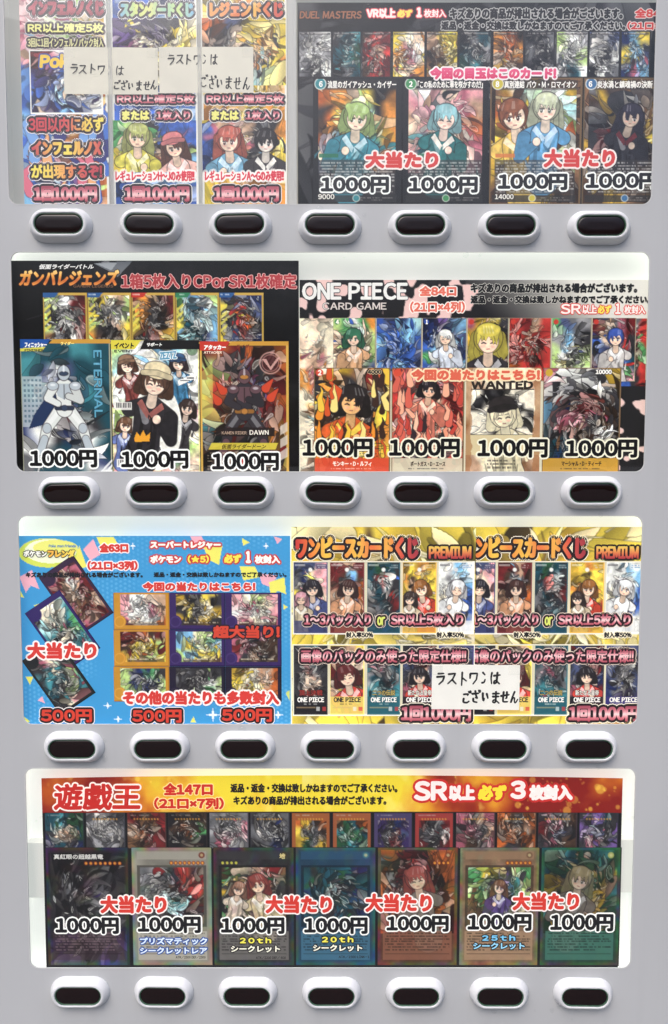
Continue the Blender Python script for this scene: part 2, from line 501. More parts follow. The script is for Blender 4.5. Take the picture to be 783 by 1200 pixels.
class Sheet:
    """a painted rectangle of the photo, x0..x1, y0..y1 in photo pixels, one sample per cell pixels"""
    def __init__(s, x0, y0, x1, y1, cell=0.85, seed=1, base=(200, 200, 200)):
        s.x0, s.y0, s.x1, s.y1 = x0, y0, x1, y1
        s.w = max(4, int(round((x1 - x0) / cell))); s.h = max(4, int(round((y1 - y0) / cell)))
        s.kx = s.w / (x1 - x0); s.ky = s.h / (y1 - y0)
        s.rng = np.random.default_rng(seed)
        s.a = np.ones((s.h, s.w, 3)) * np.array(base) / 255.0
        yy, xx = np.mgrid[0:s.h, 0:s.w]
        s.X = x0 + (xx + .5) / s.kx; s.Y = y0 + (yy + .5) / s.ky
    def _sl(s, x0, y0, x1, y1):
        i0 = int(np.clip(round((y0 - s.y0) * s.ky), 0, s.h)); i1 = int(np.clip(round((y1 - s.y0) * s.ky), 0, s.h))
        j0 = int(np.clip(round((x0 - s.x0) * s.kx), 0, s.w)); j1 = int(np.clip(round((x1 - s.x0) * s.kx), 0, s.w))
        return slice(i0, i1), slice(j0, j1)
    def art(s, grid, x0=None, y0=None, x1=None, y1=None, **k):
        a, b = s._sl(s.x0 if x0 is None else x0, s.y0 if y0 is None else y0, s.x1 if x1 is None else x1, s.y1 if y1 is None else y1)
        h, w = a.stop - a.start, b.stop - b.start
        if h > 2 and w > 2: s.a[a, b] = paint_art(h, w, grid, s.rng, **k)
        return s
    def mix(s, mask, col, al=1.0):
        mk = (np.asarray(mask, float) * al)[..., None]
        s.a = s.a * (1 - mk) + np.array(col) / 255.0 * mk
        return s
    def rect(s, x0, y0, x1, y1, col, al=1.0):
        a, b = s._sl(x0, y0, x1, y1)
        s.a[a, b] = s.a[a, b] * (1 - al) + np.array(col) / 255.0 * al
        return s
    def frame(s, t, col, al=1.0, inset=0.0):
        d = np.minimum(np.minimum(s.X - s.x0, s.x1 - s.X), np.minimum(s.Y - s.y0, s.y1 - s.Y))
        return s.mix((d >= inset) & (d < inset + t), col, al)
    def disc(s, x, y, r, col, al=1.0, r_in=0.0):
        d = np.hypot(s.X - x, s.Y - y)
        return s.mix(np.clip(r - d + .5, 0, 1) * np.clip(d - r_in + .5, 0, 1), col, al)
    def poly(s, pts, col, al=1.0):
        ins = np.zeros((s.h, s.w), bool)
        n_ = len(pts)
        for i in range(n_):
            xa, ya = pts[i]; xb, yb = pts[(i + 1) % n_]
            if ya == yb: continue
            cr = ((ya > s.Y) != (yb > s.Y)) & (s.X < (xb - xa) * (s.Y - ya) / (yb - ya) + xa)
            ins ^= cr
        return s.mix(ins, col, al)
    def blob(s, d, col, ol=.7, al=1.0):
        # d = signed distance in pixels; a dark inked edge, then the fill
        if ol: s.mix(np.clip(.5 - (d - ol) / .8, 0, 1) * .85, (34, 28, 32), al)
        return s.mix(np.clip(.5 - d / .8, 0, 1), col, al)
    def oval(s, x, y, rx, ry, col, ol=.7, rot=0.0, al=1.0):
        ca, sa = math.cos(rot), math.sin(rot)
        u = (s.X - x) * ca + (s.Y - y) * sa; v = -(s.X - x) * sa + (s.Y - y) * ca
        return s.blob((np.hypot(u / rx, v / ry) - 1) * min(rx, ry), col, ol, al)
    def limb(s, pts, col, ol=.7, al=1.0):
        # a tapering limb through (x, y, radius) joints
        d = np.full((s.h, s.w), 1e9)
        for (xa, ya, ra), (xb, yb, rb) in zip(pts[:-1], pts[1:]):
            ex, ey = xb - xa, yb - ya
            t = np.clip(((s.X - xa) * ex + (s.Y - ya) * ey) / (ex * ex + ey * ey + 1e-9), 0, 1)
            d = np.minimum(d, np.hypot(s.X - xa - t * ex, s.Y - ya - t * ey) - (ra + (rb - ra) * t))
        return s.blob(d, col, ol, al)
    def bust(s, x, y, q, hair, cloth, skin=(238, 208, 182), long=1.0, trim=None, hat=None, tilt=0.0, dark=.75, arm=True):
        # a plain made-up person, head and shoulders; q = half the width of the head
        R = s.rng
        X_, Y_ = s.X, s.Y
        th = R.uniform(-.22, .22); ca_, sa_ = math.cos(th), math.sin(th); fl = R.choice([-1, 1]); shut = R.random() < .22
        s.X, s.Y = x + fl * ((X_ - x) * ca_ + (Y_ - y) * sa_), y - (X_ - x) * sa_ + (Y_ - y) * ca_
        dk = lambda c, f: tuple(int(v * f) for v in c)
        lt = lambda c, f: tuple(int(v + (255 - v) * f) for v in c)
        hx = x + tilt * q
        if long > 0:
            for k in (-1, -.6, -.2, .2, .6, 1):
                s.limb([(hx + k * q * .9, y - .2 * q, .55 * q), (x + k * q * 1.25, y + q * (.8 + long * .7), .45 * q), (x + k * q * (1.3 + .3 * R.random()), y + q * (1.0 + long * 1.7 * (.7 + .5 * R.random())), .08 * q)], dk(hair, dark), .4)
        s.oval(hx, y - .12 * q, 1.2 * q, 1.3 * q, dk(hair, dark))
        s.limb([(x - 1.7 * q, y + 2.7 * q, .62 * q), (x - .7 * q, y + 2.15 * q, .6 * q), (x + .7 * q, y + 2.15 * q, .6 * q), (x + 1.7 * q, y + 2.7 * q, .62 * q)], cloth)
        s.limb([(x, y + 2.5 * q, 1.25 * q), (x + .1 * q, y + 4.6 * q, 1.15 * q), (x, y + 6.5 * q, 1.5 * q)], cloth)
        s.limb([(x - .5 * q, y + 3 * q, .12 * q), (x - .3 * q, y + 6 * q, .2 * q)], dk(cloth, .7), 0); s.limb([(x + .7 * q, y + 2.7 * q, .1 * q), (x + .8 * q, y + 6 * q, .25 * q)], dk(cloth, .75), 0)
        s.limb([(x - .9 * q, y + 2.1 * q, .15 * q), (x - .2 * q, y + 3.4 * q, .3 * q)], lt(cloth, .35), 0)
        s.limb([(hx, y + .8 * q, .36 * q), (x, y + 1.9 * q, .42 * q)], dk(skin, .86), .4)
        tr = trim or lt(cloth, .6)
        s.poly([(x - .85 * q, y + 1.65 * q), (x, y + 2.7 * q), (x - .1 * q, y + 3.2 * q), (x - 1.15 * q, y + 2.1 * q)], tr).poly([(x + .85 * q, y + 1.65 * q), (x, y + 2.7 * q), (x + .1 * q, y + 3.2 * q), (x + 1.15 * q, y + 2.1 * q)], tr)
        s.oval(hx, y + .12 * q, .86 * q, 1.0 * q, skin, .5)
        s.oval(hx - .4 * q, y + .58 * q, .2 * q, .12 * q, (236, 170, 150), 0, 0, .5).oval(hx + .4 * q, y + .58 * q, .2 * q, .12 * q, (236, 170, 150), 0, 0, .5)
        for e in (-1, 1):
            if shut: s.limb([(hx + e * .2 * q, y + .34 * q, .05 * q), (hx + e * .38 * q, y + .26 * q, .06 * q), (hx + e * .56 * q, y + .34 * q, .05 * q)], (58, 44, 48), 0)
            else: s.oval(hx + e * .36 * q + .05 * q, y + .3 * q, .2 * q, .2 * q, (240, 236, 232), 0).oval(hx + e * .36 * q + .07 * q, y + .3 * q, .13 * q, .2 * q, dk(hair, .45), 0).oval(hx + e * .36 * q + .1 * q, y + .24 * q, .05 * q, .06 * q, (240, 238, 236), 0).limb([(hx + e * .18 * q, y + .12 * q, .05 * q), (hx + e * .56 * q, y + .14 * q, .06 * q)], (48, 38, 42), 0)
            s.limb([(hx + e * .18 * q, y + .02 * q, .035 * q), (hx + e * .54 * q, y - .02 * q, .05 * q)], dk(hair, .5), 0)
        s.limb([(hx - .12 * q, y + .82 * q, .035 * q), (hx + .12 * q, y + .8 * q, .035 * q)], (150, 80, 76), 0)
        sw = R.normal() * .35
        for k in np.sort(R.uniform(-1.05, 1.05, 8)):
            s.limb([(hx + k * .7 * q + sw * .5 * q, y - .85 * q, .34 * q), (hx + k * .95 * q - sw * .3 * q, y - .35 * q, .2 * q), (hx + k * 1.05 * q - sw * q * .5, y + q * R.uniform(-.25, .15) + abs(k) * .45 * q, .04 * q)], dk(hair, R.uniform(.85, 1.08)) if max(hair) < 230 else hair, .3)
        s.oval(hx, y - .78 * q, .98 * q, .55 * q, hair, 0)
        for k in R.uniform(-.8, .8, 4): s.limb([(hx + k * q - .1 * q, y - 1.1 * q, .04 * q), (hx + k * 1.2 * q, y - .55 * q, .06 * q)], lt(hair, .28), 0)
        for _ in range(14):
            fx, fy = x + R.normal() * 1.1 * q, y + R.uniform(2.6, 6) * q; aa = R.normal() * .5
            s.limb([(fx, fy, .03 * q), (fx + math.sin(aa) * q * .8, fy + math.cos(aa) * q * 1.0, .13 * q)], dk(cloth, R.choice([.6, .75, 1.15])) if max(cloth) < 215 else dk(cloth, R.choice([.7, .85])), 0)
        if hat:
            s.oval(hx, y - .95 * q, 1.12 * q, .72 * q, hat).limb([(hx - 1.15 * q, y - .55 * q, .22 * q), (hx, y - .72 * q, .24 * q), (hx + 1.15 * q, y - .55 * q, .22 * q)], dk(hat, .85), .5)
        if arm:
            s.limb([(x + 1.85 * q, y + 2.8 * q, .6 * q), (x + 2.2 * q, y + 4.6 * q, .5 * q), (x + .9 * q, y + 3.4 * q, .34 * q)], dk(cloth, .9), .5)
            s.oval(x + .7 * q, y + 3.1 * q, .34 * q, .38 * q, skin, .4)
        n_ = fbm(s.h, s.w, 5 * s.kx, R, 3)[..., None]
        s.a = np.clip(s.a * (1 + .34 * (n_ - .5)), 0, 1)
        s.X, s.Y = X_, Y_
        return s
    def hero(s, x, y, q, body, plate, accent, stance=1.0, cape=None):
        # a plain made-up figure in armour, standing; q = head half width, y = centre of the head
        dk = lambda c, f: tuple(int(v * f) for v in c)
        lt = lambda c, f: tuple(int(v + (255 - v) * f) for v in c)
        if cape: s.poly([(x - 1.2 * q, y + 1.4 * q), (x + 1.2 * q, y + 1.4 * q), (x - 1.5 * q, y + 7 * q), (x - 5.2 * q, y + 8 * q), (x - 4.4 * q, y + 6 * q)], cape)
        for e in (-1, 1):
            hipx = x + e * .7 * q
            s.limb([(hipx, y + 5.3 * q, .85 * q), (hipx + e * 1.5 * q * stance, y + 7.9 * q, .72 * q), (hipx + e * 2.2 * q * stance, y + 11 * q, .5 * q)], body)
            s.limb([(hipx + e * .2 * q, y + 5.6 * q, .3 * q), (hipx + e * 1.5 * q * stance, y + 7.6 * q, .34 * q)], lt(body, .3), 0)
            s.oval(hipx + e * 1.5 * q * stance, y + 7.9 * q, .6 * q, .7 * q, plate, .5)
            s.limb([(hipx + e * 1.8 * q * stance, y + 9.4 * q, .5 * q), (hipx + e * 2.3 * q * stance, y + 11.2 * q, .6 * q)], plate, .5)
        s.limb([(x, y + 2.2 * q, 1.35 * q), (x, y + 4.2 * q, .95 * q), (x, y + 5.2 * q, 1.1 * q)], body)
        s.poly([(x - 1.3 * q, y + 1.5 * q), (x + 1.3 * q, y + 1.5 * q), (x + .9 * q, y + 3.3 * q), (x, y + 3.8 * q), (x - .9 * q, y + 3.3 * q)], plate).limb([(x, y + 1.7 * q, .08 * q), (x, y + 3.7 * q, .08 * q)], dk(plate, .6), 0)
        s.limb([(x - 1.1 * q, y + 5 * q, .3 * q), (x + 1.1 * q, y + 5 * q, .3 * q)], dk(accent, .8), .4).oval(x, y + 5 * q, .45 * q, .4 * q, accent, .4)
        s.limb([(x + 1.5 * q, y + 2.1 * q, .62 * q), (x + 2.3 * q, y + 3.9 * q, .5 * q), (x + .6 * q, y + 3.3 * q, .42 * q)], dk(body, .92))
        s.limb([(x - 1.5 * q, y + 2.1 * q, .62 * q), (x - 2.4 * q, y + 3.6 * q, .5 * q), (x - .9 * q, y + 4.4 * q, .42 * q)], body)
        for e in (-1, 1): s.oval(x + e * 1.6 * q, y + 1.85 * q, .8 * q, .6 * q, plate, .5).oval(x + e * 1.6 * q, y + 1.7 * q, .4 * q, .2 * q, lt(plate, .5), 0)
        s.oval(x, y, .85 * q, 1.05 * q, plate).oval(x, y + .1 * q, .6 * q, .3 * q, accent, .4).limb([(x, y - 1.0 * q, .12 * q), (x, y - .3 * q, .16 * q)], lt(plate, .5), 0)
        return s
    def flames(s, x0, y0, x1, y1, cols, n, h=26):
        # licking tongues of colour rising from a base line
        R = s.rng
        for k in range(n):
            x, y = R.uniform(x0, x1), R.uniform(y0, y1); hh = h * R.uniform(.5, 1.2); b = R.normal() * .3
            s.limb([(x, y, hh * .16), (x + b * hh * .5, y - hh * .45, hh * .11), (x - b * hh * .3, y - hh * .8, hh * .05), (x + b * hh * .2, y - hh, .2)], cols[R.integers(len(cols))], .4)
        return s
    def lines(s, x0, y0, x1, y1, col, pitch=3.0, al=0.75, fill=.72):
        """rows of small print too fine to read"""
        y = y0
        while y + pitch * .6 <= y1:
            xe = x1 - s.rng.random() * (x1 - x0) * .3 if s.rng.random() < .35 else x1
            x = x0
            while x < xe:
                wd = .8 + s.rng.random() * 1.6
                if s.rng.random() < fill: s.rect(x, y, min(x + wd, xe), y + pitch * .55, col, al * (.5 + .5 * s.rng.random()))
                x += wd
            y += pitch
        return s
    def build(s, name, parent, Y, mat='print', rot=None, wavy=0.0, bow=0.0):
        """link as a mesh of square samples at depth Y; rot = (angle, cx, cy) turns it in its own plane"""
        X0, Z0, X1, Z1 = R4(s.x0, s.y0, s.x1, s.y1, Y)
        h, w = s.h, s.w
        gx = np.linspace(X0, X1, w + 1); gz = np.linspace(Z1, Z0, h + 1)
        vx, vz = np.meshgrid(gx, gz)
        vy = np.full_like(vx, Y)
        if bow:
            vz = vz + bow * (1 - ((vx - X0) / (X1 - X0) * 2 - 1) ** 2) * np.clip((vz - Z0) / (Z1 - Z0) * 3 - 2, 0, 1)
        if wavy:
            u = (vx - X0) / (X1 - X0); q = (vz - Z0) / (Z1 - Z0)
            vy = vy + wavy * (np.sin(u * 5.1 + q * 2.3) + .6 * np.sin(u * 11 - q * 4 + 1.3))
        if rot:
            cx, cz = (X0 + X1) / 2, (Z0 + Z1) / 2
            ca, sa = math.cos(rot[0]), math.sin(rot[0])
            vx, vz = cx + (vx - cx) * ca - (vz - cz) * sa, cz + (vx - cx) * sa + (vz - cz) * ca
        co = np.stack([vx, vy, vz], -1).reshape(-1, 3)
        pa = np.pad(s.a, ((0, 1), (0, 1), (0, 0)), mode='edge')
        idx = np.arange((h + 1) * (w + 1)).reshape(h + 1, w + 1)
        q = np.stack([idx[:-1, :-1], idx[1:, :-1], idx[1:, 1:], idx[:-1, 1:]], -1).reshape(-1, 4)
        return link(name, raw_mesh(name, co, q, pa.reshape(-1, 3)), M[mat] if mat != 'print' else paper_at(Z0), parent)

def raw_mesh(name, co, faces, srgb):
    me = bpy.data.meshes.new(name)
    nf, k = faces.shape
    me.vertices.add(len(co)); me.vertices.foreach_set('co', np.ascontiguousarray(co, dtype=np.float32).ravel())
    me.loops.add(nf * k); me.loops.foreach_set('vertex_index', np.ascontiguousarray(faces, dtype=np.int32).ravel())
    me.polygons.add(nf)
    me.polygons.foreach_set('loop_start', np.arange(0, nf * k, k, dtype=np.int32))
    me.update(calc_edges=True)
    ca = me.color_attributes.new('ink', 'FLOAT_COLOR', 'POINT')
    rgba = np.ones((len(co), 4), np.float32); rgba[:, :3] = lin(np.clip(srgb, 0, 1))
    ca.data.foreach_set('color', rgba.ravel())
    me.validate()
    return me

# ------------------------------------------------------------------ printing: lettering
GLYPH = {}
def glyph(ch):
    if ch in GLYPH: return GLYPH[ch]
    src = ch
    half = 33 <= ord(ch) <= 126 or ch == '×'
    if half and ch != '×': src = chr(ord(ch) + 0xFEE0)
    c = bpy.data.curves.new('t', 'FONT'); c.body = src; c.resolution_u = 3
    o = bpy.data.objects.new('t', c); C.objects.link(o)
    me = bpy.data.meshes.new_from_object(o.evaluated_get(bpy.context.evaluated_depsgraph_get()))
    bpy.data.objects.remove(o); bpy.data.curves.remove(c)
    me.calc_loop_triangles()
    v = np.array([q.co[:2] for q in me.vertices], float).reshape(-1, 2)
    t = np.array([q.vertices[:] for q in me.loop_triangles], int).reshape(-1, 3)
    bpy.data.meshes.remove(me)
    adv = 1.0
    if ch == ' ': adv = .35
    elif half and len(v):
        v[:, 0] -= v[:, 0].min() - .05; adv = v[:, 0].max() + .05
    GLYPH[ch] = (v, t, adv)
    return GLYPH[ch]

def slice_tris(v, t, levels, ax):
    """cut a triangle mesh at a few levels so that colour can change along an axis"""
    bm = bmesh.new()
    vs = [bm.verts.new((x, y, 0)) for x, y in v]
    for a, b, c in t:
        try: bm.faces.new((vs[a], vs[b], vs[c]))
        except ValueError: pass
    for lv in levels:
        co = (lv, 0, 0) if ax == 0 else (0, lv, 0)
        no = (1, 0, 0) if ax == 0 else (0, 1, 0)
        bmesh.ops.bisect_plane(bm, geom=bm.verts[:] + bm.edges[:] + bm.faces[:], plane_co=co, plane_no=no, dist=1e-6)
    bmesh.ops.triangulate(bm, faces=bm.faces[:])
    bm.verts.index_update()
    v2 = np.array([q.co[:2] for q in bm.verts]); t2 = np.array([[q.index for q in f.verts] for f in bm.faces])
    bm.free()
    return v2, t2

def letter(parent, name, s, x0, y0, x1, y1, fill, halos=(), bold=0.7, Y=None, lay=4, slant=0.0, tight=None, vert=False, rot=0.0, sc_=None):
    """lettering whose ink fills the photo rectangle; fill = colour or ('x'|'y', [colours]); halos = [(extra px, colour)...] from the inside out"""
    Yb = (Y if Y is not None else parent['_y']) - lay * 0.00010
    vs, ts, pen, base = [], [], 0.0, 0
    for ch in s:
        v, t, adv = glyph(ch)
        if len(v):
            v = v.copy()
            if tight is not None:
                v[:, 0] -= v[:, 0].min(); adv = v[:, 0].max() + tight
            if vert:
                v[:, 0] -= (v[:, 0].min() + v[:, 0].max()) / 2
                hh = v[:, 1].max() - v[:, 1].min()
                v[:, 1] -= v[:, 1].max() + pen; adv = hh + .18
            else: v[:, 0] += pen
            vs.append(v); ts.append(t + base); base += len(v)
        pen += adv
    v = np.concatenate(vs); t = np.concatenate(ts)
    if slant: v[:, 0] += slant * v[:, 1]
    lo = v.min(0); hi = v.max(0)
    v = (v - lo) / np.maximum(hi - lo, 1e-6)                  # 0..1, y up
    Xa, Za, Xb, Zb = R4(x0, y0, x1, y1, Yb)
    pxm = (Xb - Xa) / (x1 - x0)
    b = bold * pxm
    grad = isinstance(fill, tuple) and isinstance(fill[0], str)
    if grad:
        ax = 0 if fill[0] == 'x' else 1
        cols = np.array(fill[1], float) / 255
        nlev = len(cols) * 2 - 1
        v, t = slice_tris(v, t, [k / nlev for k in range(1, nlev)], ax)
        tt = v[:, 0] if ax == 0 else 1 - v[:, 1]
        f = np.clip(tt, 0, 1) * (len(cols) - 1); i = np.minimum(f.astype(int), len(cols) - 2); fr_ = (f - i)[:, None]
        vc = cols[i] * (1 - fr_) + cols[i + 1] * fr_
    else: vc = np.tile(np.array(fill, float) / 255, (len(v), 1))
    P = np.empty((len(v), 2))
    P[:, 0] = Xa + b + v[:, 0] * max(Xb - Xa - 2 * b, 1e-5)
    P[:, 1] = Za + b + v[:, 1] * max(Zb - Za - 2 * b, 1e-5)
    if rot:
        cx, cz = (Xa + Xb) / 2, (Za + Zb) / 2
        ca, sa = math.cos(rot), math.sin(rot)
        P = np.stack([cx + (P[:, 0] - cx) * ca - (P[:, 1] - cz) * sa, cz + (P[:, 0] - cx) * sa + (P[:, 1] - cz) * ca], -1)
    co, fa, cl = [], [], []
    off = 0
    def put(r, col, depth):
        nonlocal off
        rp = r / pxm
        nsh = 1 if r <= 0 else (6 if rp < .8 else (10 if rp < 2 else 14))
        for k in range(nsh):
            a = 2 * math.pi * (k + .25) / nsh
            q = np.empty((len(P), 3))
            q[:, 0] = P[:, 0] + r * math.cos(a); q[:, 1] = depth - k * 3e-6; q[:, 2] = P[:, 1] + r * math.sin(a)
            co.append(q); fa.append(t + off); cl.append(col); off += len(P)
        if r > 0 and rp > 1.2:                                 # fill the middle of wide outlines
            for rr in (r * .5,):
                for k in range(6):
                    a = 2 * math.pi * k / 6
                    q = np.empty((len(P), 3))
                    q[:, 0] = P[:, 0] + rr * math.cos(a); q[:, 1] = depth - (nsh + k) * 3e-6; q[:, 2] = P[:, 1] + rr * math.sin(a)
                    co.append(q); fa.append(t + off); cl.append(col); off += len(P)
    tot = b + sum(h_[0] for h_ in halos) * pxm
    d = Yb
    for hw, hc in reversed(halos):
        put(tot, np.tile(np.array(hc, float) / 255, (len(v), 1)), d)
        tot -= hw * pxm; d -= 0.00009
    put(b, vc, d)
    o = link(name, raw_mesh(name, np.concatenate(co), np.concatenate(fa), np.concatenate(cl)), paper_at(Za), parent)
    return o

# ------------------------------------------------------------------ posters
def poster(name, label, cat, px, py, Y):
    X, Z = W(px, py, Y)
    o = empty(name, (X, Y, Z)); o['_at'] = (X, Y, Z); o['_y'] = Y
    return tag(o, label, cat)

WHITE, BLACK, DARK = (232, 230, 226), (26, 25, 28), (52, 42, 48)
RED = (206, 58, 52); DRED = (196, 66, 62)
PINK = ('y', [(158, 72, 88), (206, 124, 136), (240, 210, 208), (206, 120, 130), (164, 72, 86)])
NOTICE1 = 'キズありの商品が排出される場合がございます。'
NOTICE2 = '返品・返金・交換は致しかねますのでご了承ください。'

def price(P, s, x0, y0, x1, y1, fill=(22, 21, 24), halo=((2.0, (240, 240, 237)),), lay=7):
    letter(P, 'price_lettering', s, x0, y0, x1, y1, fill, halo, bold=1.15, lay=lay, tight=.085)

def art_card(P, x0, y0, x1, y1, grid, seed, lay=2, frame=None, ft=1.2, mat='print', name='printed_card', cell=0.85, **k):
    c = Sheet(x0, y0, x1, y1, cell, seed)
    c.art(grid, **k)
    if frame: c.frame(ft, frame)
    return c

def put(c, P, lay=2, name='printed_card', mat='print', **k):
    return c.build(name, P, P['_y'] - lay * .0001, mat, **k)

# ---- top row, three narrow lottery posters
def lottery_a():
    P = poster('lottery_poster', 'narrow lottery poster in pink, green and blue, its lower half filled with large lettering', 'poster', 76, 115, .0075)
    s = Sheet(25.5, -14, 126, 242, 1.0, 11)
    s.art('Pwlln/PvlnY/pvPfY/bvpdY/sbpoO/bspoO/bbsdO/sbivO', warp=.22, lines=.25, sharp=2)
    s.rect(120.5, 118, 126, 242, (214, 150, 90), .35).rect(123.6, -14, 126, 242, (228, 226, 220))
    s.flames(28, 150, 124, 240, [(70, 110, 190), (120, 160, 214), (210, 110, 130), (228, 170, 120), (58, 60, 120)], 30, 44)
    put(s, P, 0, 'paper_sheet')
    c = Sheet(35, 58.5, 120.5, 134, .85, 12, (236, 234, 230))
    c.art('RPwsP/Vbwsp/bBsfb/VBsBw', 37, 60.5, 118.5, 132, warp=.2, lines=.6)
    put(c, P, 1, 'printed_picture')
    letter(P, 'logo_lettering', 'Poké', 46, 63, 90, 80, (226, 190, 70), [(1.6, (60, 80, 150))], 1.2, lay=3, slant=.1)
    hd = [(2.6, DARK), (1.0, (226, 220, 220))]
    letter(P, 'headline', 'インフェルノくじ', 33, 0, 122, 19, ('y', [(150, 58, 76), (176, 84, 96), (132, 48, 66)]), hd, 1.5, lay=4)
    letter(P, 'headline', 'RR以上確定5枚', 32.5, 27, 121.5, 38.5, (222, 218, 140), [(2.6, DARK), (.8, (214, 206, 200))], .55, lay=4)
    letter(P, 'headline', '3回に1回インフェルノパック封入', 32.5, 44.5, 121.5, 55.5, (206, 202, 150), [(2.2, DARK), (.8, (214, 206, 200))], .3, lay=4)
    letter(P, 'headline', '3回以内に必ず', 33.5, 137, 122, 154.5, ('x', [(196, 70, 80), (192, 74, 80), (196, 80, 82), (226, 190, 90), (232, 214, 100)]), hd, .65, lay=4)
    letter(P, 'headline', 'インフェルノX', 37, 165, 119, 182, ('x', [(190, 70, 84), (224, 170, 90), (232, 216, 100), (226, 160, 90), (196, 84, 84)]), hd, 1.2, lay=4)
    letter(P, 'headline', 'が出現するぞ!', 36.5, 192.5, 120, 209.5, ('x', [(232, 216, 100), (230, 200, 96), (222, 150, 90), (196, 84, 84), (176, 64, 80)]), hd, .75, lay=4)
    letter(P, 'price_lettering', '1回1000円', 39.5, 218, 114, 236.5, PINK, hd, 1.2, lay=4, tight=.09)

def lottery_b(x, label, title, tcol, abc, g1, g2, base, seed, folk):
    P = poster('lottery_poster', label, 'poster', x + 50, 115, .0075)
    s = Sheet(x, -14, x + 100.3, 242, 1.0, seed)
    s.art(base, warp=.2, lines=.3, sharp=2)
    put(s, P, 0, 'paper_sheet')
    c = Sheet(x + 1, 21, x + 99, 100, .85, seed + 1); c.art(g1, warp=.24, lines=.7); put(c, P, 1, 'printed_picture')
    c = Sheet(x + 1, 141, x + 99, 202, .6, seed + 2); c.art(g2, warp=.24, lines=.5, dens=.35, shade=.2)
    for f_ in folk: c.bust(x + f_[0], f_[1], f_[2], *f_[3:6], **f_[6])
    put(c, P, 1, 'printed_picture')
    e = Sheet(x, -14, x + 2.6, 242, 1.0, seed, (226, 224, 218)); put(e, P, .5, 'paper_margin')
    e = Sheet(x + 97.8, -14, x + 100.3, 242, 1.0, seed, (226, 224, 218)); put(e, P, .5, 'paper_margin')
    hd = [(2.5, DARK), (.9, (226, 222, 220))]
    letter(P, 'headline', title, x + 9.5, 2, x + 96, 20.5, tcol, hd, 1.35, lay=4)
    letter(P, 'headline', 'RR以上確定5枚', x + 6, 110.5, x + 97, 121.5, PINK, [(2.4, DARK), (.9, (226, 222, 220))], .5, lay=4)
    letter(P, 'headline', 'または', x + 12, 129.5, x + 44, 141, (228, 222, 130), [(2.3, DARK), (.9, (226, 222, 220))], .8, lay=4)
    letter(P, 'headline', '1枚入り', x + 52, 129.5, x + 92, 141, PINK, [(2.3, DARK), (.9, (226, 222, 220))], .6, lay=5)
    letter(P, 'notice_lettering', 'レギュレーション' + abc + 'のみ使用!!', x + 4, 199.5, x + 97, 212.5, (208, 62, 76), [(2.2, (240, 232, 228))], .55, lay=4)
    letter(P, 'price_lettering', '1回1000円', x + 14.5, 218, x + 91, 236.5, PINK, hd, 1.2, lay=4, tight=.09)

lottery_a()
lottery_b(131.2, 'narrow blue lottery poster between the pink one and the yellow one', 'スタンダードくじ',
          ('x', [(120, 170, 196), (196, 206, 120), (206, 206, 130), (150, 190, 170), (190, 204, 130), (120, 170, 200)]), 'H~J',
          'vVVKyc/vVcycy/VPccdy/bVccyb', 'nlnKbbb/nlfKrPb/yKfKmfK/yyKfRfs', 'bbi/bsb/bbb/sbs/bsb', 21,
          ((32, 160, 11.5, (180, 184, 112), (206, 196, 84), (238, 208, 182), dict(long=.6, tilt=-.1)), (73, 172, 10.5, (104, 66, 52), (222, 176, 164), (240, 210, 186), dict(long=.9, hat=(214, 130, 130), arm=False))))
lottery_b(236.0, 'narrow yellow and orange lottery poster beside the large dark poster', 'レジェンドくじ',
          ('x', [(222, 150, 76), (220, 140, 74), (214, 120, 80), (226, 180, 90), (206, 110, 76), (196, 84, 80)]), 'A~G',
          'OiKyyy/OKfoyy/KKfKyo/oyKayy', 'bPdKgKo/bPfPKKy/bsfyKcy/BsttKfy', 'yoy/oyY/yyo/oyy/yoo', 31,
          ((33, 164, 12, (186, 100, 86), (112, 160, 186), (240, 212, 190), dict(long=1.0, tilt=.05)), (76, 166, 11, (44, 40, 42), (60, 56, 58), (224, 214, 204), dict(long=0, trim=(226, 222, 216), arm=False))))

# ---- handwritten notes
STROKES = {
 'ラ': [[(.2,.12),(.75,.1)], [(.08,.4),(.88,.36),(.72,.7),(.35,.98)]],
 'ス': [[(.12,.14),(.8,.1),(.55,.55),(.05,.95)], [(.5,.58),(.95,.95)]],
 'ト': [[(.35,.02),(.34,.98)], [(.36,.4),(.85,.62)]],
 'ワ': [[(.12,.15),(.1,.48)], [(.12,.15),(.88,.12),(.8,.6),(.45,.98)]],
 'ン': [[(.3,.12),(.55,.28)], [(.28,.92),(.5,.85),(.62,.62)]],
 'は': [[(.12,.05),(.08,.5),(.14,.95)], [(.35,.3),(.95,.26)], [(.68,.05),(.66,.6),(.64,.86),(.42,.92),(.4,.76),(.62,.72),(.95,.95)]],
 'ご': [[(.12,.25),(.68,.22),(.55,.34)], [(.12,.62),(.14,.88),(.5,.95),(.82,.86)], [(.74,.02),(.8,.16)], [(.9,0),(.97,.13)]],
 'ざ': [[(.08,.28),(.75,.22)], [(.36,.03),(.5,.4),(.66,.62),(.4,.58)], [(.16,.64),(.22,.9),(.6,.97)], [(.8,.02),(.86,.15)], [(.93,0),(.99,.12)]],
 'い': [[(.12,.25),(.14,.65),(.28,.85),(.36,.68)], [(.72,.3),(.88,.62)]],
 'ま': [[(.12,.2),(.88,.18)], [(.16,.42),(.84,.4)], [(.5,.02),(.52,.7),(.4,.92),(.18,.88),(.2,.72),(.45,.7),(.9,.95)]],
 'せ': [[(.05,.42),(.95,.34)], [(.7,.08),(.7,.55),(.6,.66)], [(.3,.12),(.3,.78),(.42,.93),(.85,.93)]],
 'ん': [[(.5,.02),(.3,.45),(.08,.97),(.3,.6),(.5,.58),(.55,.85),(.7,.95),(.95,.66)]],
}
